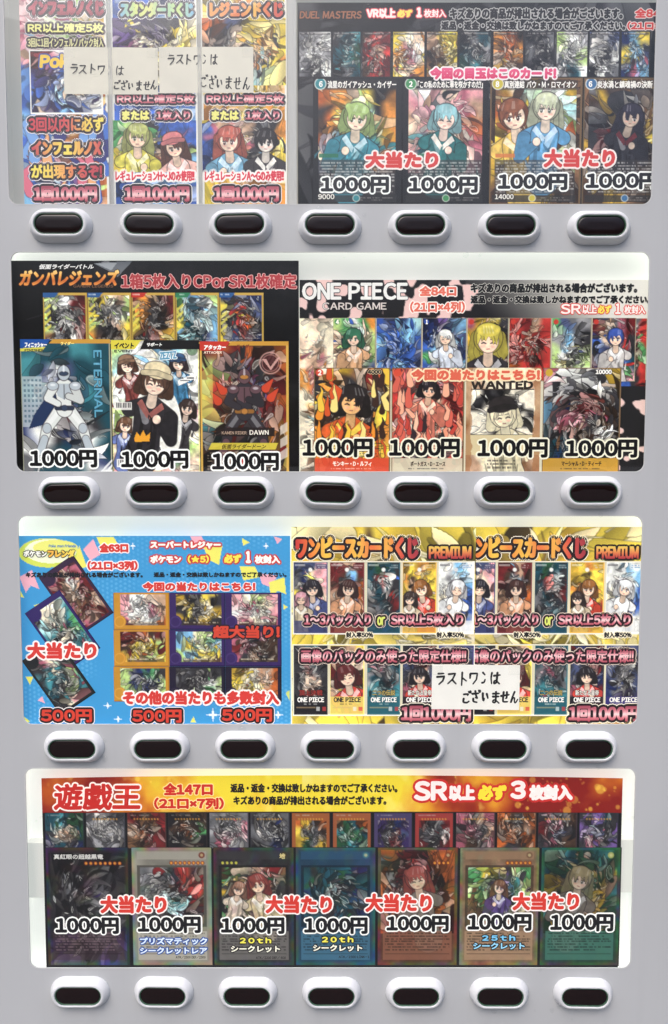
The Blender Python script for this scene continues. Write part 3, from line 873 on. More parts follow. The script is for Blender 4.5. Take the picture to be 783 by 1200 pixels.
def handwriting(P, text, x0, y0, x1, y1, wpx, seed, step=None, rise=0.0, lay=1):
    rng = np.random.default_rng(seed)
    n_ = len(text); cw = (x1 - x0) / n_
    Yp = P['_y'] - lay * .0001
    co, fa = [], []
    for i, ch in enumerate(text):
        ox = x0 + i * cw + rng.uniform(-.06, .06) * cw; oy = y0 + rng.uniform(-.05, .05) * (y1 - y0) + rise * i
        ww = cw * (.86 if ch not in 'ンい' else .7); hh = (y1 - y0) * rng.uniform(.88, 1.0)
        for st in STROKES[ch]:
            pts = [np.array((ox + (a + rng.uniform(-.025, .025)) * ww + (1 - b) * .8, oy + (b + rng.uniform(-.025, .025)) * hh)) for a, b in st]
            dn = []
            m_ = len(pts)                                     # Catmull-Rom through the points
            for k in range(m_ - 1):
                p0, p1, p2, p3 = pts[max(k - 1, 0)], pts[k], pts[k + 1], pts[min(k + 2, m_ - 1)]
                for q in range(5):
                    t = q / 5
                    if m_ <= 4 and ch in 'ラスワト': dn.append(p1 + (p2 - p1) * t)
                    else: dn.append(.5 * (2 * p1 + (p2 - p0) * t + (2 * p0 - 5 * p1 + 4 * p2 - p3) * t * t + (3 * p1 - p0 - 3 * p2 + p3) * t ** 3))
            dn.append(pts[-1])
            dn = np.array(dn); L = len(dn)
            tg = np.gradient(dn, axis=0); tg /= np.maximum(np.linalg.norm(tg, axis=1, keepdims=True), 1e-6)
            nr = np.stack([-tg[:, 1], tg[:, 0]], -1)
            wd = (wpx / 2 * (1.12 - .35 * np.linspace(0, 1, L)) * rng.uniform(.88, 1.1))[:, None]
            A, B_ = dn + nr * wd, dn - nr * wd
            b0 = len(co)
            for j in range(L):
                for e in (A[j], B_[j]):
                    X, Z = W(e[0], e[1], Yp); co.append((X, Yp, Z))
            for j in range(L - 1): fa.append((b0 + 2*j, b0 + 2*j + 1, b0 + 2*j + 3, b0 + 2*j + 2))
            for e in (0, L - 1):                               # round ends
                b1 = len(co)
                for k in range(8):
                    a = k * math.pi / 4; r = wd[e, 0]
                    X, Z = W(dn[e][0] + r * math.cos(a), dn[e][1] + r * math.sin(a), Yp); co.append((X, Yp - 4e-6, Z))
                for k in range(1, 7, 2): fa.append((b1, b1 + k, b1 + k + 1, b1 + (k + 2 if k + 2 < 8 else 7)))
    co = np.array(co); fa = np.array([q for q in fa if len(set(q)) == 4])
    return link('handwriting', raw_mesh('handwriting', co, fa, np.tile(np.array([30, 28, 30]) / 255, (len(co), 1))), M['print'], P)

def note(label, x0, y0, x1, y1, col, seed, Y=.0057, ang=0.0):
    P = poster('paper_note', label, 'paper note', (x0 + x1) / 2, (y0 + y1) / 2, Y)
    s = Sheet(x0, y0, x1, y1, 1.6, seed, col)
    s.a *= (1 + .05 * (fbm(s.h, s.w, 14, s.rng, 3) - .5))[..., None]
    s.a = np.clip(s.a, 0, 1)
    put(s, P, 0, 'paper', wavy=.00018, rot=(ang, 0, 0))
    for tx, ty in ((x0 + 4, y0 + 8), (x1 - 4, y0 + 8)):
        X0, Z0, X1, Z1 = R4(tx - 9, ty - 7, tx + 9, ty + 4, Y - .0006)
        me_ = bpy.data.meshes.new('tape_strip'); me_.from_pydata([(X0, Y - .0006, Z0), (X1, Y - .0006, Z0), (X1, Y - .0006, Z1), (X0, Y - .0006, Z1)], [], [(0, 1, 2, 3)])
        link('tape_strip', me_, M['film'], P)
    return P
P = note('cream handwritten note over the join of the pink and blue lottery posters', 75, 55.5, 185.2, 110.5, (205, 200, 186), 41, ang=-.008)
handwriting(P, 'ラストワンは', 82, 74.5, 146, 86.5, 1.5, 42, rise=.5, lay=3); handwriting(P, 'ございません', 133, 95, 185, 106.5, 1.5, 43, lay=3)
P = note('cream handwritten note over the join of the blue and the yellow lottery posters', 186.5, 55, 297, 109, (207, 202, 189), 44, Y=.0055, ang=.004)
handwriting(P, 'ラストワンは', 196, 63.5, 256, 76, 1.5, 45, lay=3); handwriting(P, 'ございません', 234, 88.5, 294, 104, 1.5, 46, rise=.4, lay=3)

# ---- top row, wide dark poster
def duel():
    P = poster('card_prize_poster', 'wide dark poster in the top row with two rows of fantasy cards', 'poster', 558, 120, .0075)
    s = Sheet(349, 3, 774, 243, 1.0, 51)
    s.art('KgkKgKkgKKgk/kKKgKKkKgkKK/KkgKkKKgKKkg/gKKkKgKKkKKk/kkKKkKgKkKKK/kKkkKKkkKkKk', warp=.25, lines=.5, shade=.5, glints=.1, lite=.12, dens=1.6)
    s.a *= .72
    put(s, P, 0, 'paper_sheet')
    letter(P, 'logo_lettering', 'DUEL MASTERS', 351, 13, 424, 22, (150, 96, 66), [(.8, (46, 34, 34))], .35, lay=3, slant=.12)
    ph = [(1.1, (216, 74, 84))]
    letter(P, 'headline', 'VR以上', 429.5, 9.5, 464, 21.5, (238, 226, 222), ph, .8, lay=3)
    letter(P, 'headline', '必ず', 465.5, 11, 483.5, 20.5, (236, 216, 96), ph, .8, lay=3)
    letter(P, 'headline', '1', 488, 8.5, 494.5, 20.5, (238, 226, 222), ph, 1.1, lay=3)
    letter(P, 'headline', '枚封入', 497, 11, 523, 20.5, (238, 226, 222), ph, .35, lay=3)
    nh = [(1.1, (176, 174, 172))]
    letter(P, 'notice_lettering', NOTICE1, 527, 9, 730, 22.5, (36, 34, 36), nh, .75, lay=3)
    letter(P, 'notice_lettering', NOTICE2, 517, 24.5, 733, 35.5, (36, 34, 36), nh, .65, lay=3)
    letter(P, 'notice_lettering', '全84口', 744, 9.5, 786, 21, DRED, [(.9, (216, 200, 196))], .7, lay=3)
    letter(P, 'notice_lettering', '(21口×4列)', 735, 25, 798, 35.5, DRED, [(.9, (216, 200, 196))], .6, lay=3)
    sm = [(350.5, 389, 'gGw/GwG/gKw', 0), (390, 423.5, 'KTt/TtN/kgT', 0), (424.5, 458.5, 'MrR/Rdr/MrR', 0), (460.5, 498.5, 'ycf/oPw/yfo', 0), (500, 537, 'dyy/Mmy/myg', 0),
          (538, 576, 'kgT/TgG/Ntk', 0), (578, 614, 'oOM/dOo/YmM', 0), (615.5, 650, 'kKg/gKK/kkg', 0), (652, 689.5, 'lwG/wgl/GTw', 0), (690.5, 726.5, 'gGi/wKw/kwg', 0), (728, 762, 'Bsy/ysi/BPs', 0)]
    for i, (a, b, g, _) in enumerate(sm):
        c = art_card(P, a, 37, b, 91, g, 520 + i, frame=(40, 38, 40), ft=.9, shade=.4)
        c.rect(a + 2, 38.5, b - 2, 41.5, (46, 44, 46), .6).lines(a + 3, 39, b - 3, 41.5, (210, 206, 200), 3, .6)
        c.lines(a + 3, 79, b - 3, 88, (26, 24, 26), 2.6, .6)
        put(c, P, 1)
    letter(P, 'headline', '今回の目玉はこのカード!', 504, 79, 652, 93, ('y', [(222, 96, 134), (206, 60, 100)]), [(1.9, (238, 226, 228))], 1.0, lay=6)
    big = [(367, 470.5, 'Ooomlykk/KMolllko/MOyflaKo/MoyatlYo/OsayttoO/baatttdo/iTlddgmM', (58, 132, 140), '6', '流星のガイアッシュ・カイザー', (34, 33, 36)),
           (472.5, 572, 'pwwpcpPp/pPsappPd/dfsafpOd/fPfffdPO/ftttawdP/pTttwcdp/pgKggdPg', (70, 140, 90), '2', '「この私のために華を咲かすのだ!」', (34, 33, 36)),
           (574, 681.5, 'mYcalwaY/mOOmwwla/OdmOfwca/yOfMwasw/oyMwssbc/ywMwbssl/mcnlbsgm', (196, 180, 70), '8', '真別連結 バウ・M・ロマイオン', (112, 88, 62)),
           (683, 783, 'gYMmmgMM/MYKKKgMY/gKKKcKmM/KKRkkKyM/KRRkkKyM/KkkkkKMg/gKkkKMMg', (66, 108, 150), '6', '炎氷渦と鎮魂禍の決断', (96, 80, 60))]
    DF = [[(53, 138, 13, (166, 190, 120), (66, 134, 150), (240, 220, 196), dict(long=.3, tilt=.1))],
          [(50, 138, 12, (150, 196, 202), (50, 110, 112), (242, 216, 200), dict(long=.2, trim=(230, 224, 214)))],
          [(28, 135, 14.5, (136, 82, 58), (226, 190, 96), (240, 214, 190), dict(long=0, arm=False)), (66, 126, 13, (206, 210, 180), (96, 150, 190), (246, 226, 206), dict(long=1.0))],
          [(54, 136, 11, (52, 48, 62), (44, 42, 48), (190, 170, 154), dict(long=1.3, trim=(96, 40, 46), tilt=.2))]]
    for i, (a, b, g, cc, num, ttl, fr_) in enumerate(big):
        c = Sheet(a, 91, b, 240.5, .65, 540 + i, fr_)
        if i >= 2: c.art('mYMm/MmYM/YmMm/mMYm/MYmM', warp=.3, shade=.45)
        c.art(g, a + 6.5, 104, b - 6.5, 203, warp=.15, dens=.45, shade=.2, lines=.6, sharp=1.5)
        for f_ in DF[i]: c.bust(a + f_[0], f_[1], f_[2], *f_[3:6], **f_[6])
        c.rect(a + 8, 93.5, b - 5, 106, (54, 50, 50), .5)
        c.rect(a + 6.5, 187, b - 6.5, 228, (60, 56, 58), .6).lines(a + 8, 190, b - 8, 227, (206, 204, 200), 3.4, .7)
        c.rect(a + 4, 229, b - 5, 237, (48, 46, 48), .8).lines(a + 50, 231.5, b - 10, 236, (170, 166, 160), 2.6, .5)
        c.disc(a + 9, 98.5, 7, (232, 232, 226)).disc(a + 9, 98.5, 6, cc)
        c.disc(a + 51, 232.5, 4.4, (210, 210, 204)).disc(a + 51, 232.5, 3.6, cc)
        c.rect(a + 7, 180, a + 30, 184.5, (46, 110, 80) if i < 2 else (206, 120, 70), .85)
        c.frame(2.0, fr_)
        put(c, P, 2)
        letter(P, 'card_title', num, a + 6.8, 95, a + 11.3, 102, (244, 242, 238), (), .4, lay=3)
        letter(P, 'card_title', ttl, a + 17, 94.5, b - 6 if i < 3 else 765, 103.5, (238, 234, 228), (), .25, lay=3)
        letter(P, 'card_title', ['9000', '5000', '14000', '6000'][i], a + 6, 227.5, a + (25 if i != 2 else 28), 233.5, (226, 222, 214), [(.6, (60, 56, 56))], .25, lay=3) if i in (0, 2) else None
    for x0, y0, x1, y1 in ((428, 177.5, 514, 197.5), (637, 174.5, 721, 196.5)):
        letter(P, 'headline', '大当たり', x0, y0, x1, y1, (204, 70, 68), [(2.1, (238, 224, 220))], 1.3, lay=6)
    for x0, y0, x1, y1 in ((376, 207, 456, 226), (479, 207, 560, 226), (583.5, 203.5, 665, 223), (686.5, 202.5, 772, 222)):
        price(P, '1000円', x0, y0, x1, y1, (40, 38, 41))
duel()

# ---- second row, black poster
def rider():
    P = poster('card_prize_poster', 'black poster in the second row with five small and three large hero cards', 'poster', 183, 430, .0075)
    s = Sheet(14.2, 305.5, 350.5, 557, 1.0, 61, (13, 12, 14))
    n_ = fbm(s.h, s.w, 30, s.rng, 4)
    s.mix(np.clip((n_ - .55) * 4, 0, 1), (32, 31, 34), .6)
    for k in range(9):
        x = 18 + 26 * (k % 5) + s.rng.random() * 20; y = 335 + s.rng.random() * 180
        s.poly([(x, y), (x + 30, y - 9), (x + 30, y - 8.4), (x, y + .7)], (70, 68, 72), .5)
    put(s, P, 0, 'paper_sheet')
    e = Sheet(110, 306.2, 156, 325.5, .7, 62, (24, 23, 26))
    e.poly([(110, 309), (156, 306), (138, 325), (128, 318)], (104, 108, 114)).poly([(112, 309), (138, 308), (131, 317)], (170, 174, 178), .8).poly([(118, 308.5), (130, 303), (128, 309)], (150, 150, 154), .8)
    put(e, P, 1, 'emblem')
    letter(P, 'logo_lettering', '仮面ライダーバトル', 46, 309.5, 110, 315.5, (226, 224, 222), (), .3, lay=3, slant=.25)
    letter(P, 'logo_lettering', 'ガンバレジェンズ', 22, 316, 140, 335, ('y', [(244, 214, 140), (226, 160, 72), (190, 96, 44), (226, 150, 70)]), [(.9, (60, 30, 24))], .9, lay=4, slant=.22)
    letter(P, 'logo_lettering', 'GANBA LEGENDS', 86, 333.5, 133, 337, (110, 80, 60), (), .15, lay=5, slant=.1)
    letter(P, 'headline', '1箱5枚入りCPorSR1枚確定', 142, 320.5, 348, 338.5, (168, 62, 66), [(.7, (226, 176, 172))], .7, lay=3)
    sm = [(51, 102.5, 'lgwRR/lKgKR/lgwKR/mgKwR', (44, 86, 140)), (103, 154, 'lYcdl/YKgwl/lKKdy/oMKmy', (44, 86, 140)), (154.5, 205.5, 'RoMRR/ooKMR/yoKKo/MKRoy', (186, 52, 40)),
          (206, 257, 'naswl/lsTwa/yTwas/TaTis', (50, 120, 84)), (257.5, 309, 'BiKiB/yKrKi/iKrOK/yiKiB', (44, 86, 140))]
    for i, (a, b, g, tc) in enumerate(sm):
        c = art_card(P, a, 343, b, 403, g, 630 + i, frame=(176, 146, 70), ft=1.3, shade=.45, warp=.12)
        c.poly([(a, 343), (a + 19, 343), (a + 14, 349), (a, 349)], tc).lines(a + 2, 345, a + 12, 348, (226, 226, 224), 3, .7)
        c.poly([(a + 20, 343.5), (b, 343.5), (b, 346), (a + 18, 346)], (196, 160, 76))
        for k in range(4):
            c.poly([(a + 2, 362 + k * 8), (a + 9, 356 + k * 8), (a + 9, 359.5 + k * 8), (a + 2, 365.5 + k * 8)], (214, 204, 90), .85)
        c.lines(a + 4, 396, b - 4, 401, (222, 216, 200), 2.6, .6)
        put(c, P, 1)
    cards = [(25.5, 397.5, 130.5, 'TTTTttT/tTTTttT/tiwiTTT/twiiTTT/iBKKBtT/iBwRiTT/BwwgwKT/iwKBgwT/wKTTTwi/gTTTTgw', (30, 76, 150)),
             (131.5, 398.5, 234, 'lcwctsl/awwcsaw/fwwcasw/wwfwfww/wwGGwlw/lwGGwwp/lwwwwww/fswwwwc/caGfGnl/pcfocpf', (214, 200, 70)),
             (235, 400, 338.5, 'ROROMRO/lRKRKMO/lMKbRKR/yrKbKbR/lrOKKrO/yKMKgRR/tMOKKYO/KTRKKRw/MoMKMMY/KMMKKKM', (190, 56, 44))]
    for i, (a, y0, b, g, tc) in enumerate(cards):
        c = art_card(P, a, y0, b, 555.5, g, 640 + i, frame=((150, 150, 130), (214, 206, 150), (206, 164, 80))[i], ft=(1.4, 1.4, 2.4)[i], warp=.12, shade=.2, cell=.65, dens=(.25, .35, .8)[i], lines=.6, sharp=1.5)
        if i == 0:
            c.rect(27, 441, 50, 500, (176, 186, 190), .8).rect(50, 452, 58, 500, (150, 164, 172), .8)
            for r_ in range(9):
                for k in range(5): c.rect(29 + k * 4.4, 444 + r_ * 6, 31.6 + k * 4.4, 447 + r_ * 6, (70, 96, 112), .7)
            c.hero(76, 437, 8.2, (214, 216, 212), (176, 184, 190), (50, 62, 84), 1.25, cape=(34, 50, 84))
        if i == 1:
            c.bust(150, 428, 7.5, (96, 64, 52), (130, 66, 62), (242, 214, 192), long=.1, hat=(150, 116, 92), arm=False).bust(210, 426, 7, (60, 48, 54), (66, 120, 156), (242, 214, 192), long=.15, hat=(56, 84, 120), arm=False)
            c.bust(147, 498, 7, (110, 78, 60), (96, 110, 160), (242, 214, 192), long=.1, arm=False).bust(220, 478, 7.5, (66, 52, 50), (58, 54, 58), (242, 214, 192), long=.3, arm=False)
            c.oval(184, 500, 29, 52, (236, 234, 226), 0).oval(184, 446, 20, 24, (236, 234, 226), 0)
            c.bust(183, 447, 14, (92, 66, 54), (44, 42, 46), (244, 218, 196), long=.1, hat=(224, 208, 170), trim=(150, 90, 84))
        if i == 2:
            c.hero(287, 441, 8.2, (52, 48, 54), (96, 70, 76), (176, 120, 60), 1.1)
            for k, (fx, fy) in enumerate(((256, 470), (262, 458), (318, 466), (312, 455))): c.limb([(fx, fy, 5), (fx + (-8 if k < 2 else 8), fy - 10, 1)], (196, 70, 46), .5)

        tb = y0 + 11
        c.poly([(a, y0), (a + 36, y0), (a + 28, tb), (a, tb)], tc)
        c.poly([(a + 39, y0), (b, y0), (b, y0 + 5 if i != 1 else tb), (a + 34, y0 + 5 if i != 1 else tb)], (196, 146, 60) if i != 1 else (26, 25, 27))
        if i == 0:
            c.poly([(a, tb), (a + 30, tb - 2), (a + 26, tb + 3), (a, tb + 3)], (208, 200, 80))
            for k in range(3): c.poly([(b - 16 + k * 6, 555), (b - 13 + k * 6, 555), (b, 541 + k * 6), (b, 538 + k * 6)], (226, 226, 226), .9)
        if i == 1:
            for bx, by, w_, h_ in ((135, 471, 20, 9), (136, 538, 18, 10)):
                c.rect(bx, by, bx + w_, by + h_, (232, 228, 222), .9)
                for k in range(9): c.rect(bx + 2 + k * 1.9, by + 1, bx + 2.8 + k * 1.9 + (k % 3) * .3, by + h_ - 2.5, (50, 48, 50), .9)
            c.poly([(209, 446), (230, 437), (231, 443), (210, 452)], (238, 236, 232)).lines(212, 442, 228, 447, (30, 30, 32), 3, .8)
            c.poly([(157, 514), (160, 506), (164, 511), (168, 504), (171, 511), (176, 507), (175, 517), (158, 518)], (226, 156, 50))
        if i == 2:
            c.poly([(237, 436), (250, 425), (250, 482), (237, 492)], (196, 190, 96), .6)
            c.disc(317.5, 425.5, 13, (196, 150, 140), .9, 11.6).disc(317.5, 425.5, 10.6, (70, 30, 32), .8).disc(317.5, 425.5, 10, (200, 150, 140), .8, 9.2)
            c.poly([(308, 421), (313, 421), (317.5, 430), (326, 419), (329, 419), (318, 434)], (206, 160, 150), .9)
            c.rect(253, 501, 322, 511, (34, 28, 30), .85).poly([(248, 519), (326, 519), (323, 527), (244, 527)], (214, 196, 70), .9)
            c.lines(243, 530, 330, 552, (214, 190, 160), 3.2, .55)
            for k in range(3): c.poly([(b - 10, 500 + k * 15), (b - 1, 494 + k * 15), (b - 1, 505 + k * 15), (b - 10, 510 + k * 15)], (206, 196, 186), .8)
        put(c, P, 2)
    hw = (236, 236, 232)
    letter(P, 'card_title', 'フィニッシャー', 29, 401, 55, 407.5, hw, (), .35, lay=4, slant=.15)
    letter(P, 'card_title', 'FINISHER', 29, 409, 51, 412, (40, 40, 44), (), .15, lay=4)
    letter(P, 'card_title', 'ライダー', 71, 400.5, 87, 404.5, (250, 226, 130), (), .2, lay=4, slant=.15)
    letter(P, 'card_title', 'ETERNAL', 110.5, 411, 120, 489, (92, 156, 182), [(.4, (40, 90, 112))], .25, lay=4, vert=False, rot=0) if False else \
        letter(P, 'card_title', 'ETERNAL', 76, 445, 154, 454.5, (96, 160, 186), [(.5, (36, 84, 104))], .3, lay=4, rot=-math.pi / 2)
    letter(P, 'card_title', 'イベント', 134, 401.5, 157, 408.5, (26, 25, 27), (), .4, lay=4, slant=.15)
    letter(P, 'card_title', 'EVENT', 134, 410, 157, 413, (40, 40, 44), (), .2, lay=4)
    letter(P, 'card_title', 'サポート', 172, 401.5, 190, 406, hw, (), .25, lay=4, slant=.15)
    letter(P, 'card_title', 'ZEZTZ', 187, 412, 207, 421, (90, 150, 180), [(.9, (226, 232, 232))], .5, lay=4, rot=.08)
    letter(P, 'card_title', 'アタッカー', 239, 404, 265, 410, hw, (), .4, lay=4, slant=.15)
    letter(P, 'card_title', 'ATTACKER', 239, 411.5, 260, 414.5, (240, 220, 200), (), .15, lay=4)
    letter(P, 'card_title', 'ライダー', 277, 403.5, 297, 408, (120, 60, 40), (), .25, lay=4, slant=.15)
    letter(P, 'card_title', 'KAMEN RIDER', 260, 505.5, 289, 509, (176, 150, 130), (), .12, lay=4)
    letter(P, 'card_title', 'DAWN', 292.5, 504, 315, 509.5, (226, 220, 210), (), .25, lay=4)
    letter(P, 'card_title', '仮面ライダードーン', 260, 520.5, 312, 526, (70, 56, 30), (), .15, lay=4, slant=.3)
    for x0, y0, x1, y1 in ((35, 527, 114, 548), (142, 528, 221, 549.5), (248.5, 530.5, 327, 552)):
        price(P, '1000円', x0, y0, x1, y1)
rider()

# ---- second row, cream poster
def pirate():
    P = poster('card_prize_poster', 'cream poster headed by black and pink blossom, with a wanted card among its cards', 'poster', 556, 440, .0075)
    s = Sheet(351.5, 328, 760, 557, 1.0, 71, (206, 200, 176))
    tt = np.clip((s.X - 540) / 190, 0, 1); ty = np.clip((s.Y - 328) / 48, 0, 1)
    top = s.Y < 373
    s.mix(top, (28, 26, 28)); s.mix(top * (s.X > 545) * np.clip(tt * 1.35 - .1 + (.5 - ty) * .35, 0, 1), (216, 213, 204))
    n_ = fbm(s.h, s.w, 13, s.rng, 2)
    s.mix(top * (s.X < 560) * np.clip((n_ - .54) * 30, 0, 1), (226, 190, 184))
    s.art('cfc/fdc/oPc/cfa/ccl/cdc', 351.5, 373, 392, 557, warp=.3, lines=.6, sharp=2)
    s.rect(727, 445, 760, 557, (34, 33, 35))
    s.mix((s.X > 727) * (s.Y > 455) * np.clip((fbm(s.h, s.w, 11, s.rng, 1) - .62) * 25, 0, 1), (226, 194, 186))
    s.art('Bgr/KRn/bKr', 727, 373, 757, 452, warp=.25)
    put(s, P, 0, 'paper_sheet')
    letter(P, 'logo_lettering', 'ONE PIECE', 354, 331, 478, 351.5, (226, 224, 220), [(.9, (40, 38, 40))], .9, lay=3)
    letter(P, 'logo_lettering', 'CARD GAME', 378, 354.5, 453, 363, (206, 196, 190), [(.4, (60, 50, 52))], .25, lay=3)
    d = Sheet(353, 331, 377, 352, .7, 73, (226, 224, 220))
    rh = [(1.2, (240, 230, 222))]
    letter(P, 'notice_lettering', '全84口', 491.5, 335, 535, 347, (216, 108, 90), rh, .8, lay=3)
    letter(P, 'notice_lettering', '(21口×4列)', 480.5, 353, 545, 366.5, (216, 108, 90), rh, .7, lay=3)
    letter(P, 'notice_lettering', NOTICE1, 551.5, 331.5, 747, 343.5, (28, 27, 28), [(.5, (196, 192, 184))], .75, lay=3)
    letter(P, 'notice_lettering', NOTICE2, 551.5, 346, 762, 356, (28, 27, 28), [(.5, (196, 192, 184))], .65, lay=3)
    for t_, a, b, y0, y1, f_ in (('SR', 657, 681, 356, 368, (240, 226, 220)), ('以上', 682.5, 699.5, 357, 368, (240, 226, 220)), ('必ず', 700.5, 716.5, 357.5, 367.5, (236, 214, 90)),
                                 ('1', 721, 727.5, 355.5, 368, (240, 226, 220)), ('枚封入', 731.5, 756.5, 358, 368, (240, 226, 220))):
        letter(P, 'headline', t_, a, y0, b, y1, f_, [(1.1, (206, 76, 70))], .5 if len(t_) < 3 else .35, lay=4)
    sm = [(390.5, 440.5, 'lnwno/dTtfl/fdffl/Kfdbi'), (441, 494.5, 'biBsa/sbbsb/bBbbi/sbsbB'), (495, 547, 'Bvis/bswi/nwwB/biws'), (547.5, 596, 'PYyK/YyyM/yYdM/Mfdp'),
          (596.5, 646, 'rRdr/rORr/RrMr/OrRr'), (646.5, 693, 'nigG/GsgK/lwgl/lylw'), (693.5, 745, 'RdgPR/bfsrK/iBrbT/RbKnp')]
    for i, (a, b, g) in enumerate(sm):
        c = art_card(P, a, 372.5, b, 447, g, 720 + i, shade=.3, warp=.15, frame=(150, 140, 120), ft=.7, dens=.7, cell=.7)
        pf = {0: (24, 396, 8, (56, 110, 84), (206, 160, 120)), 2: (27, 396, 7, (226, 226, 222), (206, 212, 222)), 3: (25, 398, 14, (206, 190, 84), (50, 46, 50)), 6: (28, 396, 8, (60, 84, 160), (196, 190, 186))}.get(i)
        if pf: c.bust(a + pf[0], pf[1], pf[2], pf[3], pf[4], long=.4 if i != 6 else 0)
        c.disc(a + 5, 377.5, 3, (60, 130, 80) if i == 0 else (50, 80, 160) if i < 3 else (190, 60, 50))
        put(c, P, 1)
    letter(P, 'headline', '今回の当たりはこちら!', 482, 432.5, 633, 446, (214, 100, 78), [(1.8, (236, 214, 176))], 1.0, lay=6)
    cards = [(368, 457.5, 'oKYmMoo/KoMKKmK/yKKMKKo/KMMoMKy/oKfydKo/oMdoyMo/rOoydOo/yoOOfoy/oydfyoO', (206, 76, 52), 'モンキー・D・ルフィ'),
             (459, 544, 'rprrprR/KrdMrKr/rKfddrr/RrfdfrR/rfRddpr/pfRdfrR/RrKKMKr/rRKKKMr/cfgRrpc', (206, 196, 170), 'ポートガス・D・エース'),
             (546, 633, 'dcccccd/ccccccd/mcccccc/dccccdd/cccccdd/dcccccm', (214, 200, 160), ''),
             (636, 727, 'PwwgGdY/gGKKwgM/GgKRmKK/sKMRRKM/TKPPKmM/gKRmKwK/TTKMMKY/KBTKMKK/gKMgKYo', (196, 150, 60), 'マーシャル・D・ティーチ')]
    for i, (a, b, g, nb, nm) in enumerate(cards):
        c = Sheet(a, 431, b, 556, .65, 740 + i)
        if i != 2:
            c.art(g, warp=.14, shade=.25, dens=.7 if i != 3 else 1.2, lines=.7)
            if i == 0: c.bust(413, 470, 14, (42, 36, 36), (206, 92, 46), (232, 180, 120), long=.1, trim=(232, 200, 80)).flames(370, 508, 456, 548, [(232, 190, 70), (226, 140, 50), (206, 84, 44), (240, 216, 130), (60, 40, 34)], 44, 20).flames(370, 440, 392, 500, [(232, 190, 70), (226, 140, 50), (206, 84, 44), (240, 216, 130), (60, 40, 34)], 12).flames(436, 440, 456, 500, [(232, 190, 70), (226, 140, 50), (206, 84, 44), (240, 216, 130), (60, 40, 34)], 12)
            if i == 1: c.bust(503, 456, 8.5, (40, 34, 38), (206, 120, 100), (234, 190, 160), long=.05, trim=(240, 214, 190)).flames(461, 500, 542, 545, [(206, 96, 80), (226, 150, 120), (150, 50, 48), (236, 190, 160), (50, 40, 44)], 34, 22).flames(461, 445, 485, 510, [(206, 96, 80), (190, 70, 60), (236, 170, 140)], 14).flames(522, 445, 542, 510, [(206, 96, 80), (190, 70, 60), (236, 170, 140)], 14)
            c.rect(a, 537, b, 556, nb, .92).lines(a + 20, 549, b - 20, 553, (30, 28, 30) if i != 0 else (236, 220, 210), 2.6, .6)
            c.lines(a + 8, 519, b - 8, 536, (30, 28, 30), 3, .6)
            c.disc(a + 7, 437, 4.4, (206, 76, 56) if i < 2 else (196, 160, 60))
            c.frame(1.2, (120, 96, 70))
        else:
            c.art(g, warp=.3, lines=.25, glints=0, shade=.12, sharp=2, shapes=False)
            c.art('ckKkcc/KkkKcc/kcccKc/cccKcK/ccccKc/ccKccc', a + 6, 457, b - 7, 509, warp=.15, shade=.1, lines=.9, sat=.6, dens=.3)
            c.bust(590, 486, 13, (222, 212, 180), (206, 196, 164), (232, 222, 190), long=.2, hat=(44, 40, 40), dark=.92, arm=False).rect(a, 510, b, 533, (206, 190, 150), 1)
            c.rect(a + 6, 456, b - 7, 457.2, (60, 50, 44)).rect(a + 6, 509, b - 7, 510, (60, 50, 44))
            c.lines(a + 26, 539, b - 26, 552, (50, 44, 40), 4, .7)
            c.mix((np.minimum(c.X - a, b - c.X) < 5 + 4 * fbm(c.h, c.w, 10, c.rng, 2)), (150, 96, 56), .55)
        put(c, P, 2)
        if nm: letter(P, 'card_title', nm, a + 22, 540.5, b - 22, 546.5, (238, 228, 214) if i == 0 else (60, 44, 36), (), .25, lay=3)
    letter(P, 'card_title', 'WANTED', 552, 446, 625, 456, (48, 40, 36), (), .8, lay=3)
    letter(P, 'card_title', '10000', 698, 433, 717, 438.5, (236, 232, 226), [(.6, (40, 38, 40))], .4, lay=3)
    letter(P, 'card_title', '2', 372.5, 433.5, 377, 440, (244, 230, 220), (), .5, lay=3)
    letter(P, 'card_title', '4000', 431, 433, 447, 438.5, (40, 38, 40), [(.4, (220, 200, 160))], .4, lay=3)
    letter(P, 'card_title', '4', 393.5, 374.5, 397.5, 380, (244, 240, 226), (), .4, lay=3)
    letter(P, 'card_title', '1', 499, 374.5, 501.5, 380, (244, 240, 226), (), .4, lay=3)
    for x0, y0, x1, y1 in ((354.5, 514, 437, 536), (456, 514, 539, 536), (559.5, 514.5, 642, 536.5), (662.5, 515, 747, 536.5)):
        price(P, '1000円', x0, y0, x1, y1, halo=((2.0, (230, 226, 206)),))
pirate()

